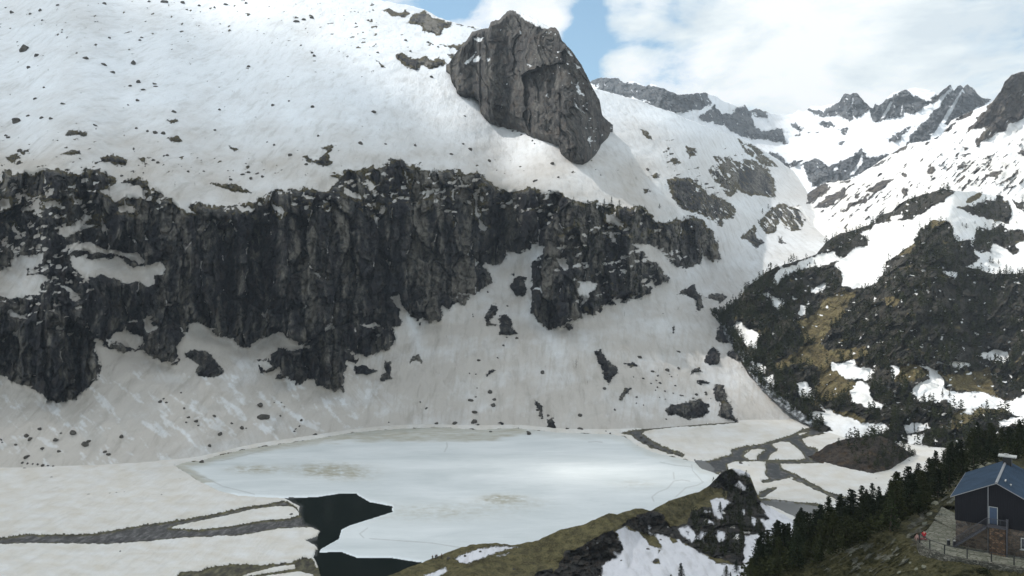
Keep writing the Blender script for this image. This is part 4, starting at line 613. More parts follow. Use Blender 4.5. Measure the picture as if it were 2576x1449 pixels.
# ---- mountain air
def haze():
    x0, x1, y0, y1, z0, z1 = -3600, 3600, -400, 6000, -11, 1330
    v = np.array([[x, y, z] for x in (x0, x1) for y in (y0, y1) for z in (z0, z1)], float)
    f = np.array([[0, 1, 3, 2], [4, 6, 7, 5], [0, 4, 5, 1], [2, 3, 7, 6], [0, 2, 6, 4], [1, 5, 7, 3]])
    m = bpy.data.materials.new('haze'); m.use_nodes = True; nt = m.node_tree; nt.nodes.clear(); o_ = N(nt, 'ShaderNodeOutputMaterial'); pv = N(nt, 'ShaderNodeVolumePrincipled')
    pv.inputs['Color'].default_value = (.80, .90, 1, 1); pv.inputs['Density'].default_value = HAZE; nt.links.new(pv.outputs[0], o_.inputs['Volume'])
    me = np_mesh('haze', v, f, m, smooth=False); o = bpy.data.objects.new('haze', me); COL.objects.link(o); o['kind'] = 'stuff'
haze()
# ================================================================== THINGS
import bmesh
from mathutils import Matrix, noise as mnoise
def link(o, parent=None):
    COL.objects.link(o)
    if parent is not None: o.parent = parent
    return o
def tag(o, label, cat, group=None):
    o['label'] = label; o['category'] = cat
    if group: o['group'] = group
    return o
def empty(name, loc, rz=0.0):
    o = bpy.data.objects.new(name, None); o.location = loc; o.rotation_euler = (0, 0, rz); o.empty_display_size = .3; return link(o)
class MB:
    """collects shapes into one mesh"""
    def __init__(s): s.v = []; s.f = []
    def add(s, v, f):
        o = len(s.v); s.v += [tuple(map(float, p)) for p in v]; s.f += [tuple(i + o for i in q) for q in f]; return s
    def box(s, c, size, rz=0.0, M=None):
        x, y, z = [k / 2 for k in size]; p = [Vector((a * x, b * y, e * z)) for a in (-1, 1) for b in (-1, 1) for e in (-1, 1)]
        m = M or Matrix.Rotation(rz, 3, 'Z'); p = [m @ q + Vector(c) for q in p]
        return s.add(p, [(0, 1, 3, 2), (4, 6, 7, 5), (0, 4, 5, 1), (2, 3, 7, 6), (0, 2, 6, 4), (1, 5, 7, 3)])
    def bar(s, a, b, r, n=6, r2=None):
        a, b = Vector(a), Vector(b); d = (b - a).normalized(); u = d.orthogonal().normalized(); w = d.cross(u); r2 = r if r2 is None else r2
        p = [a + (u * math.cos(t) + w * math.sin(t)) * r for t in [i * 2 * math.pi / n for i in range(n)]] + [b + (u * math.cos(t) + w * math.sin(t)) * r2 for t in [i * 2 * math.pi / n for i in range(n)]]
        return s.add(p, [(i, (i + 1) % n, n + (i + 1) % n, n + i) for i in range(n)] + [tuple(range(n - 1, -1, -1)), tuple(range(n, 2 * n))])
    def prism(s, pts, z0, z1):
        n = len(pts); return s.add([(x, y, z0) for x, y in pts] + [(x, y, z1) for x, y in pts], [(i, (i + 1) % n, n + (i + 1) % n, n + i) for i in range(n)] + [tuple(range(n - 1, -1, -1)), tuple(range(n, 2 * n))])
    def quad3(s, a, b, c, d, th):
        a, b, c, d = map(Vector, (a, b, c, d)); n = (b - a).cross(d - a).normalized() * th
        return s.add([a, b, c, d, a + n, b + n, c + n, d + n], [(3, 2, 1, 0), (4, 5, 6, 7), (0, 1, 5, 4), (1, 2, 6, 5), (2, 3, 7, 6), (3, 0, 4, 7)])
    def mesh(s, name, mat, smooth=False):
        me = bpy.data.meshes.new(name); me.from_pydata(s.v, [], s.f); me.update()
        bm = bmesh.new(); bm.from_mesh(me); bmesh.ops.recalc_face_normals(bm, faces=bm.faces); bm.to_mesh(me); bm.free()
        if smooth: me.polygons.foreach_set('use_smooth', [True] * len(me.polygons))
        if mat: me.materials.append(mat)
        return me
    def build(s, name, mat, parent=None, smooth=False, bevel=0):
        o = bpy.data.objects.new(name, s.mesh(name, mat, smooth)); link(o, parent)
        if bevel:
            m = o.modifiers.new('bevel', 'BEVEL'); m.width = bevel; m.segments = 2; m.limit_method = 'ANGLE'
        return o
def ground_hit(u, v, z):
    d = F * (EYE - z) / (v - CV); return Vector(((u - CU) / F * d, d, z))
ORD = ['first', 'second', 'third', 'fourth', 'fifth', 'sixth', 'seventh', 'eighth', 'ninth', 'tenth', 'eleventh', 'twelfth', 'thirteenth', 'fourteenth', 'fifteenth', 'sixteenth', 'seventeenth', 'eighteenth', 'nineteenth', 'twentieth',
       'twenty-first', 'twenty-second', 'twenty-third', 'twenty-fourth', 'twenty-fifth', 'twenty-sixth', 'twenty-seventh', 'twenty-eighth', 'twenty-ninth', 'thirtieth', 'thirty-first', 'thirty-second', 'thirty-third', 'thirty-fourth']
# ------------------------------------------------------------------ materials of things
M_bould = flat_mat('dark_granite', (.075, .068, .058), .9, .5, 1.3, bumpd=.15)
M_pale = flat_mat('lichen_granite', (.15, .15, .11), .9, .3, .7, bumpd=.1)
M_bark = flat_mat('bark', (.07, .052, .04), .9, .4, 3, stretch=(1, 1, .3))
M_pine = []
for k, c in enumerate([(.019, .025, .010), (.030, .034, .013), (.014, .020, .009)]): M_pine.append(flat_mat('pine_needles', c, .85, .75, .8, spec=.1))
M_slate = flat_mat('blue_grey_metal_roof', (.030, .050, .078), .85, .22, .5, metal=0.0, spec=.08, stretch=(1, 1, 1))
M_wood = flat_mat('black_stained_boards', (.007, .007, .010), .75, .5, 5, stretch=(3, 3, .12), bumpd=.01)
M_light = flat_mat('pale_zinc', (.24, .24, .245), .5, .12, 3, metal=.3)
M_door = flat_mat('blue_grey_paint', (.045, .07, .115), .5, .1, 2)
M_white = flat_mat('off_white_paint', (.38, .38, .36), .6, .1, 2)
M_grey = flat_mat('galvanised_steel', (.06, .06, .068), .55, .2, 4, metal=.2)
M_iron = flat_mat('dark_iron', (.02, .02, .02), .6, .2, 4)
M_glass = flat_mat('dark_glass', (.03, .035, .04), .1, .1, 2, spec=.6)
def stone_mat(name, cols, sc=2.2, mortar=(.12, .11, .10), stretch=(1, 1, 1.5)):
    m, nt, b = new_mat(name); tcn = N(nt, 'ShaderNodeTexCoord'); v = mapping(nt, tcn.outputs['Object'], stretch)
    vo = N(nt, 'ShaderNodeTexVoronoi'); vo.inputs['Scale'].default_value = sc; nt.links.new(v, vo.inputs['Vector'])
    ve = N(nt, 'ShaderNodeTexVoronoi', feature='DISTANCE_TO_EDGE'); ve.inputs['Scale'].default_value = sc; nt.links.new(v, ve.inputs['Vector'])
    sp = N(nt, 'ShaderNodeSeparateColor'); nt.links.new(vo.outputs['Color'], sp.inputs[0]); r_ = ramp(nt, [(0, cols[0]), (.45, cols[1]), (1, cols[2])], sp.outputs[0])
    e = ramp(nt, [(.02, (0, 0, 0)), (.09, (1, 1, 1))], ve.outputs['Distance']); c = mixc(nt, e.outputs[0], mortar, r_.outputs[0])
    n = noise(nt, v, 6, 4); c = mixc(nt, .5, c, ramp(nt, [(.3, (.6, .6, .6)), (.7, (1.3, 1.3, 1.3))], n).outputs[0], 'MULTIPLY'); nt.links.new(c, b.inputs['Base Color']); b.inputs['Roughness'].default_value = .9
    bp = N(nt, 'ShaderNodeBump'); bp.inputs['Distance'].default_value = .05; nt.links.new(e.outputs[0], bp.inputs['Height']); nt.links.new(bp.outputs[0], b.inputs['Normal']); return m
M_stone = stone_mat('brown_fieldstone', ((.055, .045, .038), (.11, .085, .065), (.17, .13, .10)))
M_rust = stone_mat('rust_coloured_fieldstone', ((.04, .028, .02), (.10, .058, .036), (.17, .11, .07)), 2.6, (.05, .045, .04))
M_dry = stone_mat('dry_stone', ((.05, .05, .04), (.10, .095, .075), (.19, .18, .15)), 2.4, (.03, .03, .022), (1, 1, 2.2))
M_flag = stone_mat('grey_green_flagstones', ((.12, .125, .095), (.165, .165, .13), (.22, .215, .175)), 1.5, (.09, .09, .06), (1, 1, 1))

# ------------------------------------------------------------------ mountain hut
ALP = R(38); WD = Vector((math.cos(ALP), -math.sin(ALP), 0)); RD = Vector((math.sin(ALP), math.cos(ALP), 0))
HUT0 = Vector((57.05, 94.06, 66.9))
hut = empty('mountain_hut', HUT0, -ALP); tag(hut, 'mountain hut with dark timber upper storey, stone base and blue-grey gabled roof', 'hut')
# local axes: x along the gable front, y back along the ridge
WID, LEN, HS_, HE, HR, PK = 8.8, 14.6, 3.3, 6.45, 8.72, 4.4
MB().prism([(0, 0), (WID, 0), (WID, LEN), (0, LEN)], -1.2, HS_).build('stone_wall', M_stone, hut)
wb = MB(); t = .06
gp = [(-t, HS_ + .003), (WID + t, HS_ + .003), (WID + t, HE - .05), (PK, HR - .12), (-t, HE - .05)]
n = len(gp); wb.add([(x, -t, z) for x, z in gp] + [(x, LEN + t, z) for x, z in gp], [(i, (i + 1) % n, n + (i + 1) % n, n + i) for i in range(n)] + [tuple(range(n - 1, -1, -1)), tuple(range(n, 2 * n))])
wall = wb.build('timber_wall', M_wood, hut)
bt = MB()
for k in range(37):
    x = .06 + k * .243; top = HE + (HR - HE) * (x / PK if x < PK else (WID - x) / (WID - PK)) - .12; bt.box((x, -t - .014, (HS_ + top) / 2), (.045, .028, top - HS_ - .02))
for k in range(60): bt.box((-t - .014, .1 + k * .243, (HS_ + HE) / 2 - .05), (.028, .045, HE - HS_ - .2))
bt.build('cover_battens', M_wood, wall)
rf = MB(); ov = .45; sl = (HR - HE) / PK; lo = HE - ov * sl
for s_ in (0, 1):
    xe = -ov if s_ == 0 else WID + ov
    a, b = (xe, -.45, lo), (PK, -.45, HR)
    c, d_ = (PK, LEN + .4, HR), (xe, LEN + .4, lo)
    if s_ == 0: rf.quad3(a, b, c, d_, .12)
    else: rf.quad3(b, a, d_, c, .12)
roof = rf.build('roof', M_slate, hut)
sm_ = MB()
for k in range(30):
    y = -.4 + k * .53
    for s_ in (0, 1):
        xe = -ov if s_ == 0 else WID + ov; sm_.bar((xe, y, lo + .135), (PK, y, HR + .135), .02, 4)
sm_.build('roof_seams', M_slate, roof)
rc = MB(); rc.bar((PK, -.5, HR + .13), (PK, LEN + .45, HR + .13), .15, 8); rc.build('ridge_cap', M_light, roof)
for y in (-.47, LEN + .42):
    for xe in (-ov, WID + ov): MB().bar((xe, y, lo + .06), (PK, y, HR + .06), .05, 5).build('verge_trim', M_light, roof)
gt = MB(); gt.bar((-ov - .05, -.45, lo + .02), (-ov - .05, LEN + .4, lo + .02), .08, 6); gt.build('gutter', M_light, roof)
ch = MB(); ch.box((PK + .25, LEN - 1.6, HR + .25), (1.0, 1.3, 1.5)); chim = ch.build('chimney', M_iron, roof, bevel=.02)
cp = MB(); cp.box((PK + .25, LEN - 1.6, HR + 1.09), (2.1, 1.5, .16)); cp.box((PK + .1, LEN - 1.6, HR + 1.33), (.55, .3, .1)); cp.bar((PK + .1, LEN - 1.6, HR + 1.1), (PK + .1, LEN - 1.6, HR + 1.33), .07); cp.build('chimney_cap', M_white, chim)
for (x, y, w_, l_) in ((5.15, 2.6, .14, .9), (5.75, 2.0, .18, .3)):
    z = HR - (x - PK) * sl + .32; vb_ = MB(); vb_.box((x, y, z), (w_, l_, .09)); vb_.bar((x, y, z), (x, y, z - .25), .04); vb_.build('roof_vent', M_white, roof)
MB().bar((3.52, -.14, 3.4), (3.52, -.14, HE + 1.75), .05).bar((3.52, -.14, 3.4), (3.52, -.14, .1), .045).build('downpipe', M_light, hut)
dm = MB(); dm.box((4.06, -.10, 4.6), (.80, .06, 2.05)); door = dm.build('door', M_door, hut)
fm = MB()
for x in (3.62, 4.50): fm.box((x, -.11, 4.62), (.07, .10, 2.15))
fm.box((4.06, -.11, 5.69), (.95, .10, .07)); fm.build('door_frame', M_white, door); MB().bar((4.36, -.17, 4.5), (4.36, -.17, 4.62), .025).build('door_handle', M_iron, door)
st = MB()
st.box((4.55, -.68, 3.45), (2.2, 1.16, .12))
nst = 16
for k in range(nst):
    f = (k + .5) / nst; st.box((3.4 - f * 3.55, -.68, 3.4 - (k + 1) * 3.3 / nst), (.27, 1.0, .05))
for y in (-.16, -1.2): st.quad3((3.45, y - .03, 3.20), (3.45, y - .03, 3.46), (-.15, y - .03, .16), (-.15, y - .03, -.1), .06)
stair = st.build('staircase', M_grey, hut)
rl = MB()
for (a, b) in (((3.45, -1.22, 3.5), (-.15, -1.22, .1)), ):
    for k in range(31):
        f = k / 30; x = a[0] + (b[0] - a[0]) * f; z = a[2] + (b[2] - a[2]) * f; rl.bar((x, -1.22, z), (x, -1.22, z + 1.0), .014 if k % 5 else .03, 4)
    rl.bar((a[0], -1.22, a[2] + 1), (b[0], -1.22, b[2] + 1), .035)
for k in range(19):
    x = 3.45 + k * .12; rl.bar((x, -1.22, 3.5), (x, -1.22, 4.5), .014 if k % 6 else .03, 4)
rl.bar((3.45, -1.22, 4.5), (5.65, -1.22, 4.5), .035); rl.bar((5.65, -1.22, 4.5), (5.65, -.1, 4.5), .035)
for k in range(9): rl.bar((5.65, -1.2 + k * .13, 3.5), (5.65, -1.2 + k * .13, 4.5), .014, 4)
rl.build('handrail', M_grey, stair)
MB().box((5.55, -1.15, 2.35), (.16, .16, 4.75)).build('support_post', M_grey, stair)
sb_ = MB(); sb_.prism([(3.75, -1.15), (5.40, -1.15), (5.40, -.003), (3.75, -.003)], -1.2, 3.385); sb_.build('stone_pier', M_rust, hut, bevel=.03)
for (x, z) in ((7.35, 1.75),):
    wf = MB()
    for dx in (-.42, .42): wf.box((x + dx, -.05, z), (.08, .12, 1.3))
    for dz in (-.65, .65): wf.box((x, -.05, z + dz), (.92, .12, .09))
    wf.box((x, -.05, z), (.05, .08, 1.2)); w_o = wf.build('window', M_white, hut)
    MB().box((x, -.02, z), (.76, .03, 1.2)).build('pane', M_glass, w_o); MB().box((x, -.1, z - .74), (1.1, .25, .08)).build('sill', M_white, w_o)
# windows on the long terrace side
for y in (3.0, 6.5, 10.0):
    wf = MB()
    for dy in (-.42, .42): wf.box((-.05, y + dy, 1.7), (.12, .08, 1.2))
    for dz in (-.6, .6): wf.box((-.05, y, 1.7 + dz), (.12, .92, .08))
    w_o = wf.build('window', M_white, hut); MB().box((-.02, y, 1.7), (.03, .76, 1.1)).build('pane', M_glass, w_o)

# ------------------------------------------------------------------ terrace, its wall and railing
TZ = 66.98
def gh2(u, v, z=TZ): p = ground_hit(u, v, z); return (p.x, p.y)
front = [(2306, 1348), (2311, 1362), (2322, 1374), (2344, 1384), (2375, 1396), (2433, 1408), (2493, 1416), (2576, 1430), (2680, 1450)]
tf = [gh2(*p) for p in front]
tp = tf + [gh2(2790, 1380), gh2(2700, 1340), tuple((HUT0 + WD * .6)[:2]), tuple((HUT0 + WD * .4 + RD * 1)[:2]), tuple((HUT0 + WD * .3 + RD * 5.2)[:2]), gh2(2350, 1310), gh2(2332, 1334)]
o = MB().prism(tp, TZ - .5, TZ).build('terrace', M_flag); o['kind'] = 'structure'
tp2 = [tuple((HUT0 + WD * .3 + RD * 5.25)[:2]), tuple((HUT0 + WD * .3 + RD * 12)[:2]), gh2(2366, 1275), gh2(2350, 1308)]
o = MB().prism(tp2, TZ - .4, TZ + .14).build('upper_terrace', M_flag); o['kind'] = 'structure'
def strip_wall(pts, th, z0, z1, mat, name, jag=0.0):
    rnd = random.Random(4); mb = MB()
    P_ = [Vector((x, y, 0)) for x, y in pts]; D_ = []
    for a, b in zip(P_[:-1], P_[1:]):
        n_ = max(2, int((b - a).length / .5))
        for k in range(n_): D_.append(a.lerp(b, k / n_))
    D_.append(P_[-1]); L_ = []
    for i, p in enumerate(D_):
        t_ = (D_[min(i + 1, len(D_) - 1)] - D_[max(i - 1, 0)]).normalized(); nn = Vector((t_.y, -t_.x, 0)); L_.append((p, nn))
    v = []; f = []; rows = 7
    for i, (p, nn) in enumerate(L_):
        for k in range(rows):
            g = k / (rows - 1); q = p + nn * (th * .5 + (1 - g) * .25 + rnd.uniform(-jag, jag)); v.append((q.x, q.y, z0 + (z1 - z0) * g + rnd.uniform(-jag, jag) * .5))
        q = p - nn * th * .5; v.append((q.x, q.y, z1 + rnd.uniform(-jag, jag) * .4)); v.append((q.x, q.y, z0))
    m_ = rows + 2
    for i in range(len(L_) - 1):
        for k in range(m_): f.append((i * m_ + k, (i + 1) * m_ + k, (i + 1) * m_ + (k + 1) % m_, i * m_ + (k + 1) % m_))
    f += [tuple(range(m_)), tuple((len(L_) - 1) * m_ + k for k in range(m_ - 1, -1, -1))]
    return mb.add(v, f).build(name, mat)
o = strip_wall(tf, .45, TZ - 3.0, TZ + .06, M_dry, 'retaining_wall', .05); tag(o, 'curved dry stone retaining wall holding up the paved hut terrace', 'wall')
fence = empty('terrace_railing', Vector((*tf[2], TZ))); tag(fence, 'dark railing with slim posts along the front edge of the hut terrace', 'railing')
fp = [(2313, 1366), (2339, 1381), (2376, 1394), (2433, 1405), (2494, 1413), (2551, 1423), (2610, 1433)]; tops = []
for u, v in fp:
    p = ground_hit(u, v, TZ + .03) - Vector((*tf[2], TZ)); MB().box(p + Vector((0, 0, .58)), (.10, .10, 1.2)).build('post', M_iron, fence); tops.append(p)
for h, r_ in ((1.14, .045), (.6, .02)):
    mb = MB()
    for a, b in zip(tops[:-1], tops[1:]): mb.bar(a + Vector((0, 0, h)), b + Vector((0, 0, h)), r_)
    mb.build('rail', M_iron, fence)

# ------------------------------------------------------------------ people
def skin_mesh(name, pts, edges, rad, mat, parent, sub=2):
    me = bpy.data.meshes.new(name); me.from_pydata([tuple(p) for p in pts], edges, []); o = bpy.data.objects.new(name, me); link(o, parent)
    m = o.modifiers.new('skin', 'SKIN'); m.use_smooth_shade = True
    for i, r_ in enumerate(rad): me.skin_vertices[0].data[i].radius = (r_, r_) if not isinstance(r_, tuple) else r_
    me.skin_vertices[0].data[0].use_root = True
    s = o.modifiers.new('sub', 'SUBSURF'); s.levels = sub; s.render_levels = sub; me.materials.append(mat); return o
M_skin = flat_mat('skin', (.45, .28, .20), .6, .08, 4)
def person(loc, rz, jacket, trousers, hair, label, pose='stand', group=None, detail=True):
    root = empty('person', loc, rz); tag(root, label, 'person', group)
    mj = flat_mat('jacket_cloth', jacket, .8, .2, 6); mt = flat_mat('trouser_cloth', trousers, .8, .2, 6); mh = flat_mat('hair', hair, .8, .2, 20); ms = flat_mat('boot_leather', (.03, .025, .02), .7, .2, 8)
    if pose == 'stand':
        hip, chest, neck, head = (0, 0, .92), (0, -.02, 1.28), (0, 0, 1.46), (0, -.03, 1.60)
        legs = [((s * .10, 0, .88), (s * .13, -.03 * s, .48), (s * .14, .03 * s, .09), (s * .14, -.16 + .03 * s, .05)) for s in (-1, 1)]
        arms = [((s * .19, 0, 1.38), (s * .27, .03, 1.12), (s * .24, -.10, .90)) for s in (-1, 1)]
    elif pose == 'sit':
        hip, chest, neck, head = (0, 0, .12), (0, -.10, .48), (0, -.12, .66), (0, -.17, .80)
        legs = [((s * .10, 0, .12), (s * .14, -.42, .30), (s * .14, -.56, -.10), (s * .15, -.70, -.12)) for s in (-1, 1)]
        arms = [((s * .19, -.1, .58), (s * .27, -.22, .36), (s * .16, -.40, .34)) for s in (-1, 1)]
    else:      # leaning back, legs stretched out
        hip, chest, neck, head = (0, 0, .12), (0, .22, .42), (0, .30, .58), (0, .30, .73)
        legs = [((s * .10, 0, .12), (s * .14, -.46, .22), (s * .15, -.86, .08), (s * .16, -.90, .22)) for s in (-1, 1)]
        arms = [((s * .19, .24, .50), (s * .30, .42, .28), (s * .30, .46, .06)) for s in (-1, 1)]
    pts = [hip, chest, neck, head]; ed = [(0, 1), (1, 2), (2, 3)]; rad = [(.13, .10), (.155, .11), .055, (.085, .10)]
    for L_ in legs:
        b = len(pts); pts += list(L_); ed += [(0, b), (b, b + 1), (b + 1, b + 2), (b + 2, b + 3)]; rad += [.085, .06, .042, .04]
    for A_ in arms:
        b = len(pts); pts += list(A_); ed += [(1, b), (b, b + 1), (b + 1, b + 2)]; rad += [.052, .042, .03]
        w_ = Vector(A_[2]); dv = (Vector(A_[2]) - Vector(A_[1])).normalized(); sd = 1 if A_[2][0] > 0 else -1
        pb = len(pts); pts.append(tuple(w_ + dv * .05)); ed.append((b + 2, pb)); rad.append((.035, .018))
        for k in range(5):      # four fingers and a thumb, slightly curled
            off = Vector((0, (k - 1.5) * .018, 0)) if k < 4 else Vector((-sd * .02, -.035, .0)); ln = (.055, .065, .06, .048, .035)[k]
            q = len(pts); base_ = w_ + dv * (.085 if k < 4 else .04) + off; pts.append(tuple(base_)); pts.append(tuple(base_ + dv * ln + Vector((-sd * .018, 0, 0)))); ed += [(pb, q), (q, q + 1)]; rad += [.009, .007]
    skin_mesh('body', pts, ed, rad, M_skin, root)
    j = [hip, chest, neck]; je = [(0, 1), (1, 2)]; jr = [(.165, .135), (.19, .145), .075]
    for A_ in arms: b = len(j); j += list(A_); je += [(1, b), (b, b + 1), (b + 1, b + 2)]; jr += [.075, .062, .045]
    skin_mesh('jacket', j, je, jr, mj, root)
    tpts = [hip]; te = []; tr_ = [(.16, .13)]
    for L_ in legs: b = len(tpts); tpts += list(L_[:3]); te += [(0, b), (b, b + 1), (b + 1, b + 2)]; tr_ += [.105, .082, .065]
    skin_mesh('trousers', tpts, te, tr_, mt, root)
    for L_ in legs: skin_mesh('boot', [L_[2], tuple(Vector(L_[2]).lerp(Vector(L_[3]), .4)), L_[3]], [(0, 1), (1, 2)], [.06, .055, .045], ms, root, 1)
    hd = Vector(head); mb = MB(); bm = bmesh.new(); bmesh.ops.create_icosphere(bm, subdivisions=2, radius=1)
    for v in bm.verts: v.co = Vector((v.co.x * .095, v.co.y * .112 + .015, max(v.co.z, -.25 if v.co.y > 0 else .25) * .118 + .03)) + hd
    me = bpy.data.meshes.new('hair'); bm.to_mesh(me); bm.free(); me.materials.append(mh); link(bpy.data.objects.new('hair', me), root)
    fb = MB(); fb.bar(hd + Vector((0, -.085, .0)), hd + Vector((0, -.118, -.022)), .008, 5, .014); fb.build('nose', M_skin, root)
    for s in (-1, 1): eb = MB(); eb.box(hd + Vector((s * .034, -.094, .018)), (.022, .012, .010)); eb.build('eye', M_iron, root)
    MB().box(hd + Vector((0, -.092, -.045)), (.045, .012, .008)).build('mouth', flat_mat('lips', (.3, .12, .1)), root)
    for s in (-1, 1): MB().box(hd + Vector((s * .092, 0, 0)), (.014, .04, .055)).build('ear', M_skin, root)
    return root
def on(sheet, u, v): return Vector(SHEETS[sheet].pt(u, v))
S3n = 'grassy_ridge'
person(on(S3n, 1088, 1408), R(20), (.015, .015, .02), (.02, .02, .025), (.02, .015, .01), 'dark-clothed hiker standing alone at the left end of the ridge-top party')
person(on(S3n, 1095.5, 1407.0), R(-30), (.02, .02, .03), (.015, .015, .02), (.02, .015, .01), 'dark-clothed hiker on the ridge, taller of the close pair')
person(on(S3n, 1099, 1405.5), R(150), (.03, .02, .02), (.015, .015, .015), (.03, .02, .01), 'dark-clothed hiker on the ridge, right half of the close pair')
person(on(S3n, 1111, 1404), R(60), (.11, .05, .03), (.07, .04, .025), (.02, .015, .01), 'hiker in rusty brown standing below the ridge line, right of the dark trio')
p_ = ground_hit(2325, 1352, TZ); person(p_, R(160), (.42, .02, .03), (.16, .03, .04), (.05, .03, .02), 'person in a bright red jacket sitting at the rounded corner of the terrace', 'sit')
p_ = ground_hit(2313, 1358, TZ + .02); person(p_, R(75), (.34, .20, .18), (.16, .05, .05), (.05, .03, .02), 'person in a pale pink top lounging on the terrace corner beside the red jacket', 'lean')
# bundle of rucksacks at the hut corner
pk = ground_hit(2396, 1373, TZ)
for k, (dx, dy, c, lb) in enumerate(((-.45, .1, (.02, .02, .022), 'black rucksack leaning at the hut corner, left of the pair'), (.15, -.2, (.035, .035, .04), 'charcoal rucksack with pale top pocket beside the hut corner'))):
    rt_ = empty('rucksack', pk + Vector((dx, dy, 0)), k * .8); tag(rt_, lb, 'rucksack'); mm = flat_mat('nylon', c, .6, .2, 8)
    MB().box((0, 0, .36), (.36, .26, .62)).build('bag', mm, rt_, bevel=.09); MB().box((0, -.17, .24), (.26, .10, .26)).build('pocket', mm, rt_, bevel=.04)
    MB().box((0, 0, .72), (.34, .26, .12)).build('lid', M_white if k else M_light, rt_, bevel=.05)
    for s in (-1, 1): MB().bar((s * .1, .15, .6), (s * .1, .18, .3), .02).bar((s * .1, .18, .3), (s * .12, .14, .1), .02).build('strap', M_iron, rt_)
# ------------------------------------------------------------------ boulders
def rock_mesh(seed, sub=3, flat=.7):
    bm = bmesh.new(); bmesh.ops.create_icosphere(bm, subdivisions=sub, radius=1); r_ = random.Random(seed); off = Vector((r_.uniform(-50, 50), r_.uniform(-50, 50), r_.uniform(-50, 50)))
    cuts = [(Vector((r_.gauss(0, 1), r_.gauss(0, 1), r_.gauss(0, .8))).normalized(), r_.uniform(.55, .85)) for _ in range(9)]
    for v in bm.verts:
        for n_, d_ in cuts:
            e = v.co.dot(n_) - d_
            if e > 0: v.co -= n_ * e * .9
        k = 1 + .18 * mnoise.fractal(v.co * 1.6 + off, 1, 2, 4); v.co *= k; v.co.z *= flat
    me = bpy.data.meshes.new('boulder'); bm.to_mesh(me); bm.free(); me.materials.append(M_bould); return me
RM = [rock_mesh(k, 3, random.Random(k).uniform(.7, 1.15)) for k in range(14)]
rnd = random.Random(11)
B = """59,128,17 92,141,11 215,148,10 260,163,9 335,161,12 282,183,8 348,208,9 327,217,7 388,212,7 391,218,6 360,227,7 624,169,8 72,171,6 106,52,4 155,82,4 156,76,4 274,96,5 345,254,6 322,265,5 158,262,6 89,249,6 110,221,6 436,282,8 239,316,7
42,307,13 70,292,6 128,299,7 104,298,8 370,331,6 390,335,8 411,337,8 342,324,6 540,328,5 552,277,6 686,266,6 727,255,4 786,270,6 785,134,7 790,142,6 568,12,6 412,6,12 459,8,9 262,10,7 619,9,6 745,55,9 763,50,7 785,46,7 355,95,6 352,102,6
13,342,6 20,347,6 50,380,9 420,391,6 396,410,6 385,404,6 473,433,5 610,440,6 626,435,7 646,437,6 660,446,8 580,453,6 631,450,6 730,392,8 770,415,7 672,358,4 690,366,5 800,343,5 305,443,6 201,400,4 145,354,3 512,431,4 30,33,8 75,36,7 145,14,6 100,28,9 375,5,6 500,15,5 540,20,5 470,25,4
940,283,8 970,363,5 1044,367,6 907,362,8 1085,195,6 1169,293,5 1304,331,7 1230,406,8 1389,413,8 1135,389,6 1165,363,5 1182,377,7 1347,456,8 1405,447,4 1102,119,4 1089,113,4 1020,102,7 1075,107,5 1032,130,5 949,133,4 1629,428,7 895,60,4 925,52,5 1290,331,4 1312,340,4 1340,355,4 1345,362,3
1300,852,6 1275,850,4 1266,870,5 1252,901,4 1365,940,10 1204,908,5 1197,942,3 1181,940,3 1429,821,10 1694,826,5 1707,885,6 1609,900,8 1642,936,6 1679,933,8 1707,928,6 1655,946,5 1277,770,4 1152,757,11 1226,735,4
660,1053,19 652,1021,12 402,1012,8 411,1004,4 418,1014,5 463,1028,5 538,1048,7 473,1051,5 492,1061,7 468,1063,4 498,1071,4 582,1066,5 607,1078,7 619,1078,3 552,1094,10 527,1123,8 455,989,4 305,1100,7 182,1090,11 99,1081,6 65,1099,8 75,1106,7 140,1108,10 153,1091,4 213,1120,12 222,1112,9 263,1138,7 272,1145,6 106,1130,7 147,1137,7 65,1152,10 58,1188,13 128,1203,6 38,1120,5
690,1013,3 708,1013,3 715,1024,3 705,1047,4 758,1059,6 753,1073,4 740,1086,4 743,1080,4 792,1096,9 728,1108,4 453,1207,4 507,1164,8 433,1179,4 405,1247,5 90,1250,4 228,1328,4 248,1329,3 167,1338,3 340,1303,3 302,1392,9 285,1393,3 733,1298,7
1234,988,9 1244,1006,7 1240,1021,11 1184,1009,7 1197,999,4 1195,1038,10 1192,1063,10 1202,1071,6 1144,1066,8 1098,1067,7 1072,1028,5 978,1063,3 1057,1012,4 1200,977,3 1355,1032,7 1347,1019,4 1355,1017,5 1360,1045,6 1364,1053,5 1379,1047,5 1460,1047,8 1572,1061,6 1427,1081,8 1459,1083,9 1330,1093,11 1234,1087,5
1864,1169,8 1885,1173,5 1967,1246,4 2206,1206,5 1525,1087,5 1535,1091,4 1613,1102,6 1625,1113,6 1640,1122,6 1655,1130,5 1672,1135,5 1690,1141,5 1708,1146,5"""
bl = [tuple(float(x) for x in t.split(',')) for t in B.split()]
for k in range(13): f = k / 12; bl.append((55 + 158 * f, 1165 + 19 * f + rnd.uniform(-1, 1), rnd.uniform(3.5, 6) * (1 - .3 * f)))
for k in range(9): f = k / 8; bl.append((203 + 146 * f, 1249 - 10 * f + rnd.uniform(-.5, .5), rnd.choice((3, 4, 6))))
for k in range(30):
    bl.append((rnd.gauss(1680, 70), rnd.gauss(990, 40), rnd.uniform(2.5, 6)))
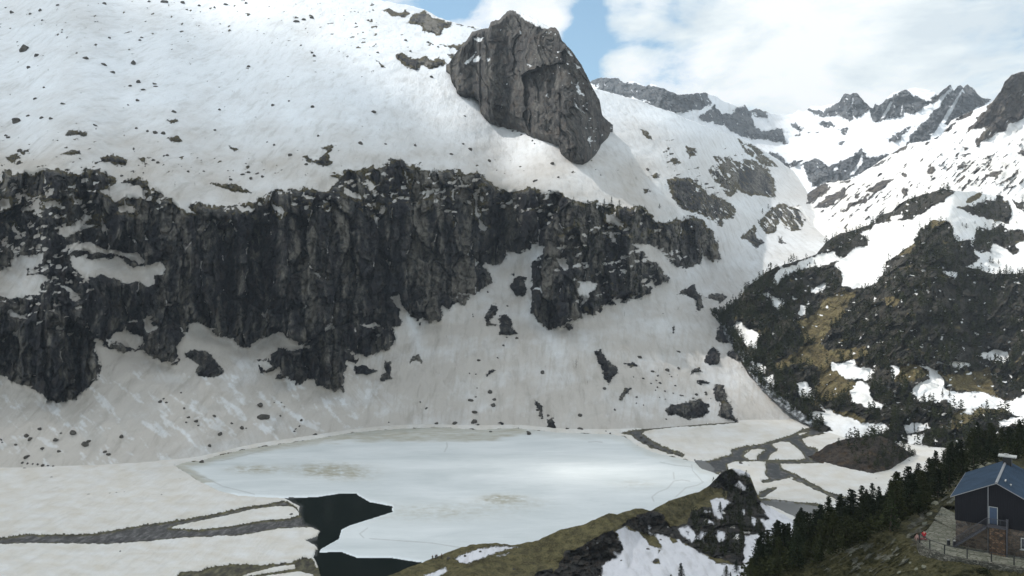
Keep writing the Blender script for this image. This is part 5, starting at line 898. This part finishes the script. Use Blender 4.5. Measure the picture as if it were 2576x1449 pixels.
ZB = [('skyline at the top left', 0, 60, 0, 1200), ('upper snowfield under the left skyline', 60, 200, 0, 1200), ('middle of the upper snowfield', 200, 300, 0, 1200), ('snow just above the left cliff', 300, 420, 0, 500), ('snow just above the middle cliff', 300, 480, 500, 1100), ('lip of the left cliff', 420, 500, 0, 500),
      ('snow under the rock tower', 280, 480, 1100, 1500), ('snow saddle left of the rock tower', 60, 280, 1000, 1300), ('slope right of the rock tower', 380, 480, 1500, 1800), ('snow chute below the central cliff', 700, 960, 1100, 1400), ('scree snow below the right-hand cliff', 800, 960, 1400, 1800), ('foot of the left scree slope', 950, 1160, 0, 330),
      ('scree snow left of the lake', 950, 1150, 330, 640), ('slope above the lake head', 950, 1120, 640, 1000), ('bank above the north shore', 960, 1080, 1000, 1500), ('far lake shore', 1075, 1200, 1000, 1500), ('boulder field above the stream delta', 880, 1075, 1500, 1860), ('snow plain beside the left river', 1150, 1449, 0, 800), ('stream delta', 1075, 1449, 1500, 2576)]
special = {(59, 128): 'largest dark boulder on the upper left snowfield, notched on top', (660, 1053): 'big rounded boulder alone on the scree snow above the lake', (652, 1021): 'angular dark boulder just above the big rounded one', (58, 1188): 'mossy flat-topped boulder below the line of stones on the left',
           (65, 1152): 'greenish boulder just above the line of stones on the left', (182, 1090): 'tall square boulder at the foot of the left scree', (1330, 1093): 'dark pointed boulder standing in the ice at the far shore', (302, 1392): 'low dark boulder alone on the bottom-left snow plain', (733, 1298): 'grey boulder on the tip of the snow island by open water',
           (1365, 940): 'slanted pale-topped boulder right of the snow chute', (1152, 757): 'brown rock block at the foot of the central cliff', (1864, 1169): 'brown boulder in the snow beside the lake outlet', (552, 1094): 'wedge-shaped boulder near the left end of the lake', (348, 208): 'upright boulder in the middle of the upper left snowfield', (42, 307): 'sharp dark boulder near the left frame edge above the cliff'}
def shore_at(u): return float(shore(u))
placed = []
for (u, v, s) in bl:
    if u > 1500 and v > 1060 or v > shore_at(u) + 4:
        p = np.array(ground_hit(u, v, .3)); 
    else: p = S1.pt(u, v)
    placed.append((u, v, s, p))
zone_lists = {}
for i, (u, v, s, p) in enumerate(placed):
    z_ = None
    for nm, v0, v1, u0, u1 in ZB:
        if v0 <= v < v1 and u0 <= u < u1: z_ = nm; break
    zone_lists.setdefault(z_ or 'snow of the basin', []).append(i)
lab = {}
for z_, L_ in zone_lists.items():
    L_.sort(key=lambda i: placed[i][0])
    for k, i in enumerate(L_): lab[i] = (f"{'small' if placed[i][2] < 5.5 else 'dark'} boulder on the {z_}, {ORD[k] if k < len(ORD) else 'last'} from the left", z_)
for i, (u, v, s, p) in enumerate(placed):
    o = bpy.data.objects.new('boulder', RM[rnd.randrange(14)]); COL.objects.link(o); r_ = s / 2 / F * p[1] * 1.6
    o.location = (p[0], p[1] + r_ * .3, p[2] + r_ * .12); o.scale = (r_ * rnd.uniform(.85, 1.4), r_ * rnd.uniform(.7, 1.2), r_ * rnd.uniform(.7, 1.15)); o.rotation_euler = (rnd.uniform(-.4, .4), rnd.uniform(-.4, .4), rnd.uniform(0, 6.28))
    key = (int(u), int(v)); tag(o, special.get(key, lab[i][0]), 'boulder', 'boulders on the ' + lab[i][1])
RMP = []
for k in range(3):
    me = rock_mesh(40 + k, 3, .6); me.materials.clear(); me.materials.append(M_pale); RMP.append(me)
for (u, v, s, sx_, lbl) in ((2452, 1178, 26, 1.7, 'long pale lichen-covered rock slab behind the hut roof'), (2483, 1168, 14, 1.2, 'smaller pale rock between the slab and the hut roof'), (2324, 1426, 9, 1.5, 'flat pale stone on the turf below the terrace corner'), (2139, 1396, 6, 1.5, 'pale flat stone alone in the meadow below the pines'),
                          (2335, 1296, 13, 1.8, 'grey rock slab beside the narrow end of the terrace'), (2322, 1320, 12, 1.9, 'grey rock slab just left of the terrace paving'), (2352, 1268, 12, 1.7, 'grey rock slab above the far corner of the terrace'), (2306, 1432, 7, 1.4, 'pale stone at the foot of the retaining wall, left one'), (2290, 1416, 6, 1.6, 'pale stone left of the retaining wall base'), (2244, 1383, 4, 1.2, 'tiny pale stone in the green meadow'), (2262, 1440, 6, 1.8, 'thin pale stone low in the meadow left of the wall')):
    p = S8.pt(u, v); o = bpy.data.objects.new('rock', RMP[rnd.randrange(3)]); COL.objects.link(o); r_ = s / 2 / F * p[1] * 1.2
    o.location = (p[0], p[1], p[2]); o.scale = (r_ * sx_, r_ * 1.2, r_ * .8); o.rotation_euler = (rnd.uniform(-.2, .2), R(-24), rnd.uniform(.2, .7)); tag(o, lbl, 'rock')
for (u, v, s, lbl) in ((1170, 1399, 7, 'small dark boulder sticking out of the snow strip on the ridge'), (1208, 1388, 6, 'grey stone on the snow strip along the ridge'), (1128, 1405, 8, 'brown stone on the turf right of the hikers'), (1292, 1432, 7, 'pale stone lying low on the ridge turf'), (1446, 1412, 4, 'small stone on the turf above the ridge crag'), (1662, 1358, 5, 'small dark stone in the snow hollow below the crag'), (1690, 1348, 12, 'dark rock block in the hollow under the wooded crag'), (1630, 1382, 7, 'small dark rock in the middle of the snow hollow'), (1649, 1412, 13, 'ragged dark rock low in the snow hollow'), (1563, 1410, 5, 'tiny dark stone at the left edge of the snow hollow')):
    p = S3.pt(u, v); o = bpy.data.objects.new('rock', RM[rnd.randrange(14)]); COL.objects.link(o); r_ = s / 2 / F * p[1] * 1.2
    o.location = (p[0], p[1], p[2]); o.scale = (r_ * 1.2, r_, r_ * .8); o.rotation_euler = (.2, .1, rnd.uniform(0, 6)); tag(o, lbl, 'rock')

# ------------------------------------------------------------------ pines
def pine_arrays(seed, n_br, n_tuft, tuft, width, top_pow=.8, open_=.12):
    """crown of a mountain pine: drooping branches carrying clumps of needles, as (verts, quads); unit height"""
    r_ = random.Random(seed); V_ = []; Fq = []
    for b_ in range(n_br):
        h = .10 + .88 * ((b_ + r_.random()) / n_br) ** .92; ang = b_ * 2.4 + r_.uniform(-.5, .5)
        L_ = width * ((1 - h) / .9) ** top_pow * r_.uniform(.55, 1.12) + .025; 
        if r_.random() < open_: continue
        lift = r_.uniform(-.10, .16)
        for t_ in range(n_tuft):
            f = (t_ + r_.uniform(.3, 1)) / n_tuft; c = Vector((math.cos(ang) * L_ * f, math.sin(ang) * L_ * f, h + L_ * f * lift + r_.uniform(-.012, .012)))
            s = tuft * r_.uniform(.6, 1.3) * (1 - .4 * h); a = Vector((r_.gauss(0, 1), r_.gauss(0, 1), r_.gauss(0, .6))).normalized(); q = a.cross(Vector((r_.gauss(0, 1), r_.gauss(0, 1), r_.gauss(0, 1)))).normalized()
            i = len(V_); V_ += [c - a * s - q * s * .45, c + a * s * .2 - q * s * .6, c + a * s + q * s * .3, c - a * s * .3 + q * s * .6]; Fq.append((i, i + 1, i + 2, i + 3))
    return np.array([tuple(v) for v in V_]), np.array(Fq)
def tree_protos(spec):
    out = []
    for (seed, nb, ntf, tuft, wd, tp_) in spec:
        v, f = pine_arrays(seed, nb, ntf, tuft, wd, tp_); me = np_mesh('crown', v, f, M_pine[seed % 3], smooth=False)
        tk = MB(); r_ = random.Random(seed); x0 = Vector((0, 0, -.06)); 
        for k in range(4): x1 = Vector((r_.uniform(-.01, .01), r_.uniform(-.01, .01), .22 * (k + 1))); tk.bar(x0, x1, .022 * (1 - k * .22), 6, .022 * (1 - (k + 1) * .22)); x0 = x1
        out.append((tk.mesh('trunk', M_bark), me))
    return out
NEAR = tree_protos([(1, 150, 7, .034, .26, .75), (2, 130, 7, .036, .30, .65), (3, 160, 7, .032, .22, .85), (4, 120, 8, .038, .34, .6), (5, 140, 7, .034, .27, .7), (6, 100, 7, .036, .25, .8)])
FARP = tree_protos([(7, 46, 4, .055, .25, .8), (8, 40, 4, .06, .30, .7), (9, 50, 4, .05, .22, .9), (10, 40, 4, .06, .33, .6)])
ntree = 0
def pine(p, h, protos, label, group, lean=.04):
    global ntree; ntree += 1
    tk, cr = protos[rnd.randrange(len(protos))]; root = empty('pine_tree', p, rnd.uniform(0, 6.28)); root.rotation_euler = (rnd.uniform(-lean, lean), rnd.uniform(-lean, lean), root.rotation_euler[2]); root.scale = (h * rnd.uniform(.85, 1.25), h * rnd.uniform(.85, 1.25), h)
    link(bpy.data.objects.new('trunk', tk), root); link(bpy.data.objects.new('crown', cr), root); return tag(root, label, 'pine tree', group)
# trees on the near spur, front row first
spur = []; tries = 0
while len(spur) < 205 and tries < 30000:
    tries += 1; u = rnd.uniform(1865, 2660); i = int(np.argmin(np.abs(S8.us - u))); cv = float(np.interp(u, [1780, 1880, 1950, 2050, 2150, 2250, 2330, 2400, 2450, 2520, 2600, 2940], [1530, 1462, 1440, 1405, 1362, 1318, 1275, 1205, 1172, 1150, 1140, 1120]))
    tv_ = float(S8.vt[i]); v = cv + 14 - (cv + 14 - tv_) * rnd.random() ** 1.1
    if v < tv_: continue
    p = Vector(S8.pt(u, v))
    if all((p.xy - q[0].xy).length > (2.5 if p.y < 125 else 3.4) for q in spur): spur.append((p, u, v, cv, tv_))
spur.sort(key=lambda t: t[1])
rows_ = {'front edge of the wooded spur': [], 'middle of the wooded spur': [], 'far side of the wooded spur': []}
for t_ in spur:
    f = (t_[3] - t_[2]) / max(t_[3] - t_[4], 1); rows_['front edge of the wooded spur' if f < .25 else 'middle of the wooded spur' if f < .65 else 'far side of the wooded spur'].append(t_)
SH = {'front edge of the wooded spur': 'front edge', 'middle of the wooded spur': 'middle', 'far side of the wooded spur': 'far side'}
marks = [(1990, 'lower tip'), (2060, 'above lower tip'), (2130, 'left of meadow'), (2200, 'above meadow'), (2270, 'left of terrace'), (2340, 'left of slabs'), (2410, 'behind slabs'), (2480, 'beside hut roof'), (2700, 'behind hut')]
for nm, L_ in rows_.items():
    cells = {}
    for t_ in L_: cells.setdefault(next(m[1] for m in marks if t_[1] < m[0]), []).append(t_)
    for ck, ts in cells.items():
        for k, (p, u, v, cv, tv_) in enumerate(ts):
            pine(p - Vector((0, 0, .2)), rnd.choice((rnd.uniform(3.4, 5), rnd.uniform(4.6, 6.6), rnd.uniform(6, 8.2))) * (.8 if v > cv - 10 else 1), NEAR, f"pine, {SH[nm]} of the wooded spur, {ck}, {ORD[k]} from left", 'pines on the near spur')
T = """2325,1009,22,lone bushy pine in the snow patch below the wooded hillside|2389,1001,18,round-crowned pine right of the bare snag|2371,1001,24,tall thin pine just right of the bare snag|2110,1123,22,round pine on the left shoulder of the brown knoll|2129,1108,18,second pine from the left on the brown knoll
2182,1104,15,pine on top of the brown knoll|2217,1098,15,rightmost pine on top of the brown knoll|2243,1100,20,pine at the right foot of the brown knoll|2264,1104,33,tall pine in the snow gap right of the knoll|2301,1088,17,pine on the small snowfield right of the knoll|2310,1089,16,right half of the pine pair on the small snowfield
2532,687,22,lone pine on the sunny snow near the right frame edge|2512,665,13,small pine left of the lone sunny pine|2491,662,18,slim pine in the sunny snow above the dark forest|2498,664,14,short pine touching the slim sunny one|2431,575,14,pine in the snow bay below the upper right thicket|2421,569,10,smaller of two pines in the upper snow bay|2453,564,9,tiny pine under the upper right thicket
2236,562,12,lone small pine on the snow ramp|2196,560,17,pine on the crest of the snow ramp|1974,669,13,left pine of the pair on the hillside skyline|1987,667,10,right pine of the pair on the hillside skyline|1976,705,17,first pine on the snow strip above the dark bluff|1987,699,17,second pine on the snow strip above the dark bluff|1999,695,13,third pine on the snow strip above the dark bluff|2011,692,18,fourth pine on the snow strip above the dark bluff
2049,665,12,small pine at the right end of the snow strip|2111,649,17,pine under the wooded rib on the snow ramp|1960,712,10,short pine on the snow saddle over the gorge|2340,1000,13,short pine left of the bare snag|2300,1075,14,pine behind the small snowfield"""
for ln in T.replace('\n', '|').split('|'):
    u, v, h, lbl = ln.split(',', 3); u, v, h = float(u), float(v), float(h); sh = S9 if (2060 < u < 2225 and 1095 < v < 1130) else S7; p = Vector(sh.pt(u, min(v, np.interp(u, sh.us, sh.vb) - .5))); pine(p, h / F * p.y, FARP, lbl, None)
for (u, v, h, lbl) in ((1714, 1462, 46, 'tall slim pine rising from the bottom edge of the snow hollow'), (1688, 1470, 26, 'short pine left of the tall slim one at the bottom edge'), (1668, 1476, 22, 'lowest pine of the trio at the bottom edge'), (1826, 1458, 36, 'pine at the bottom edge below the snow hollow'), (1852, 1440, 32, 'pine just left of the spur forest at the bottom'), (1838, 1462, 24, 'small pine between the two at the bottom edge'), (1812, 1290, 28, 'bare-branched pine in the snow patch of the crag')):
    p = Vector(S3.pt(u, v)); pine(p, h / F * p.y, NEAR, lbl, None)
def grove(n_, reg, sheet, phrase, grp, hm, cond=None):
    L_ = []; tr_ = 0
    while len(L_) < n_ and tr_ < 4000:
        tr_ += 1; u = rnd.uniform(reg[0], reg[1]); v = rnd.uniform(reg[2], reg[3])
        if cond and not cond(u, v): continue
        L_.append((u, v))
    L_.sort()
    for k, (u, v) in enumerate(L_): p = Vector(sheet.pt(u, v)); pine(p - Vector((0, 0, .1)), rnd.uniform(*hm), FARP, f"small pine {phrase}, {ORD[k]} from the left", grp)
grove(13, (1472, 1560, 512, 545), S1, 'along the top of the right-hand cliff', 'pines along the cliff top', (4.5, 8.5))
grove(6, (1600, 1670, 520, 545), S1, 'on the snowy lip right of the cliff-top pines', 'pines along the cliff top', (4, 6))
grove(9, (1915, 2005, 515, 560), S1, 'on the rock knob in the high valley', 'pines on the rock knob', (7, 12))
grove(9, (1735, 1830, 985, 1062), S1, 'on the dark ribs above the stream delta', 'pines above the delta', (2, 3.2))
grove(11, (1815, 1870, 1225, 1330), S3, 'on the wooded crag beside the lake outlet', 'pines on the wooded crag', (3.5, 5.5), lambda u, v: True)
# the wood on the hillside: far too many to count
FV = [pine_arrays(60 + k, 22, 3, .085, .27 + .03 * k, .75) for k in range(4)]
def forest(name, sheet, n_, cond, hm, label):
    pts = []; tr_ = 0; rs = np.random.RandomState(5)
    I = rs.randint(0, len(sheet.us), n_ * 30); J = rs.randint(0, sheet.rows, n_ * 30)
    for i, j in zip(I, J):
        if len(pts) >= n_: break
        u, v = sheet.U[i, j], sheet.V[i, j]
        if cond(i, j, u, v): d_ = math.exp(sheet.L[i, j]); pts.append(((u - CU) / F * d_, d_, EYE + (CV - v) / F * d_))
    VV = []; FF = []; off = 0
    for k, p in enumerate(pts):
        v, f = FV[k % 4]; h = rs.uniform(*hm); a = rs.uniform(0, 6.28); ca, sa = math.cos(a), math.sin(a); w_ = h * rs.uniform(.8, 1.3)
        q = np.stack([(v[:, 0] * ca - v[:, 1] * sa) * w_ + p[0], (v[:, 0] * sa + v[:, 1] * ca) * w_ + p[1], v[:, 2] * h + p[2] - .3], 1); VV.append(q); FF.append(f + off); off += len(v)
    me = np_mesh(name, np.concatenate(VV), np.concatenate(FF), M_pine[1], smooth=False); o = bpy.data.objects.new(name, me); COL.objects.link(o); o['kind'] = 'stuff'; tag(o, label, 'forest'); return o
clump = fbm(S7.U / 55, S7.V / 40, 3, 201); lowr = sstep(-3, 3, sdmax(t480("1760,880 1850,740 1960,720 2040,760 2050,860 2180,880 2240,1000 2120,1060 1950,1080 1800,1000 1640,1100 1480,1200 1330,1250 1250,1400 1150,1449 1400,1500 1600,1300 1750,1100"), S7.U, S7.V))
forest('hillside_wood', S7, 2500, lambda i, j, u, v: u < 2640 and h_sn_g[i, j] < -1.5 and h_gr_g[i, j] < .6 + .5 * clump[i, j] and (clump[i, j] > -.16 or lowr[i, j] > .5 or u < 1960) , (5, 10), 'dark pine wood covering the rocky hillside on the right')
forest('knoll_wood', S9, 75, lambda i, j, u, v: u > 2130 + (v - 1110) * .3 and j > 6, (3.5, 6.5), 'dark pine thicket on the right half of the brown knoll')
forest('crag_wood', S3, 260, lambda i, j, u, v: 1740 < u < 1925 and 1180 < v < 1400 and k_sn_g[i, j] < -2 and k_rk_g[i, j] > 2, (2.2, 4.0), 'dark dwarf pines on the crag beside the lake outlet')
forest('cliff_scrub', S1, 900, lambda i, j, u, v: (1440 < u < 1800 and 500 < v < 780 and rock_g[i, j] > 3) or (1670 < u < 1860 and 370 < v < 560 and rock_g[i, j] > 0) or (1850 < u < 2030 and 500 < v < 620 and rock_g[i, j] > 0 and v < 590), (2.0, 4.8), 'dark scrub pines clinging to the right-hand cliff')
cr8 = np.interp(S8.us, [1780, 1880, 1950, 2050, 2150, 2250, 2330, 2400, 2450, 2520, 2600, 2940], [1530, 1462, 1440, 1405, 1362, 1318, 1275, 1205, 1172, 1150, 1140, 1120])
forest('spur_undergrowth', S8, 900, lambda i, j, u, v: 1868 < u < 2700 and v < cr8[i] + 10, (1.4, 3.4), 'low dark dwarf pine thicket filling the ground between the spur pines')
# bare snag and leafless bushes
def bare(p, h, seed, lbl, cat, group=None, dense=14):
    r_ = random.Random(seed); root = empty('bare_tree', p); tag(root, lbl, cat, group); mb = MB(); mb.bar((0, 0, -.1 * h), (.03 * h, 0, h), .018 * h, 6, .004 * h); mb.build('trunk', M_bark, root); bb = MB()
    for k in range(dense):
        z = h * r_.uniform(.2, .92); a = r_.uniform(0, 6.28); L_ = h * r_.uniform(.15, .38) * (1.1 - z / h); e = Vector((math.cos(a) * L_, math.sin(a) * L_, z + L_ * .7)); bb.bar((.03 * z, 0, z), e, .007 * h, 4, .002 * h)
        for q in range(3): g = r_.uniform(.3, .9); s_ = Vector((.03 * z, 0, z)).lerp(e, g); bb.bar(s_, s_ + Vector((r_.uniform(-1, 1), r_.uniform(-1, 1), r_.uniform(.3, 1))) * L_ * .35, .004 * h, 3, .001 * h)
    bb.build('branches', M_bark, root)
p = Vector(S7.pt(2348, 1007)); bare(p, 6.8, 3, 'bare grey snag standing in the snow patch below the hillside', 'dead tree', dense=6)
for (u, v, h, lbl) in ((1449, 925, 22, 'leafless shrub on the scree snow right of the snow chute'), (1372, 925, 8, 'tiny leafless shrub below the right-hand cliff'), (1571, 795, 14, 'leafless shrub on the snow at the foot of the right-hand cliff'), (1123, 851, 9, 'small leafless shrub on the snow beneath the central cliff'), (1478, 967, 11, 'leafless shrub low on the scree snow above the north shore'), (1656, 937, 12, 'leafless shrub among the boulders above the delta'), (440, 470, 14, 'bare bush on the snow at the lip of the left cliff'), (490, 468, 12, 'second bare bush on the lip of the left cliff, further right'), (1600, 452, 10, 'bare bush on the shaded snow right of the tower')):
    p = Vector(S1.pt(u, v)); bare(p, h / F * p.y, int(u), lbl, 'shrub')
def shrub(sheet, u, v, s, lbl, mat=0):
    p = Vector(sheet.pt(u, v)); r_ = random.Random(int(u)); V_ = []; Fq = []
    for k in range(420):
        a = Vector((r_.gauss(0, 1), r_.gauss(0, 1), abs(r_.gauss(0, .8)))).normalized() * r_.random() ** .4; c = Vector((a.x * 1.2, a.y, a.z * .8)); d1 = Vector((r_.gauss(0, 1), r_.gauss(0, 1), r_.gauss(0, 1))).normalized() * .13; d2 = d1.cross(Vector((.3, .5, 1))).normalized() * .07
        i = len(V_); V_ += [c - d1, c - d2, c + d1, c + d2]; Fq.append((i, i + 1, i + 2, i + 3))
    o = bpy.data.objects.new('shrub', np_mesh('shrub', np.array([tuple(q) for q in V_]), np.array(Fq), M_pine[mat], smooth=False)); COL.objects.link(o); o.location = p; r = s / 2 / F * p.y; o.scale = (r, r, r); tag(o, lbl, 'shrub')
shrub(S8, 2473, 1440, 30, 'dark round bush at the bottom edge below the terrace wall', 0)
shrub(S8, 2417, 1384, 14, 'low green plant at the foot of the hut wall', 1)
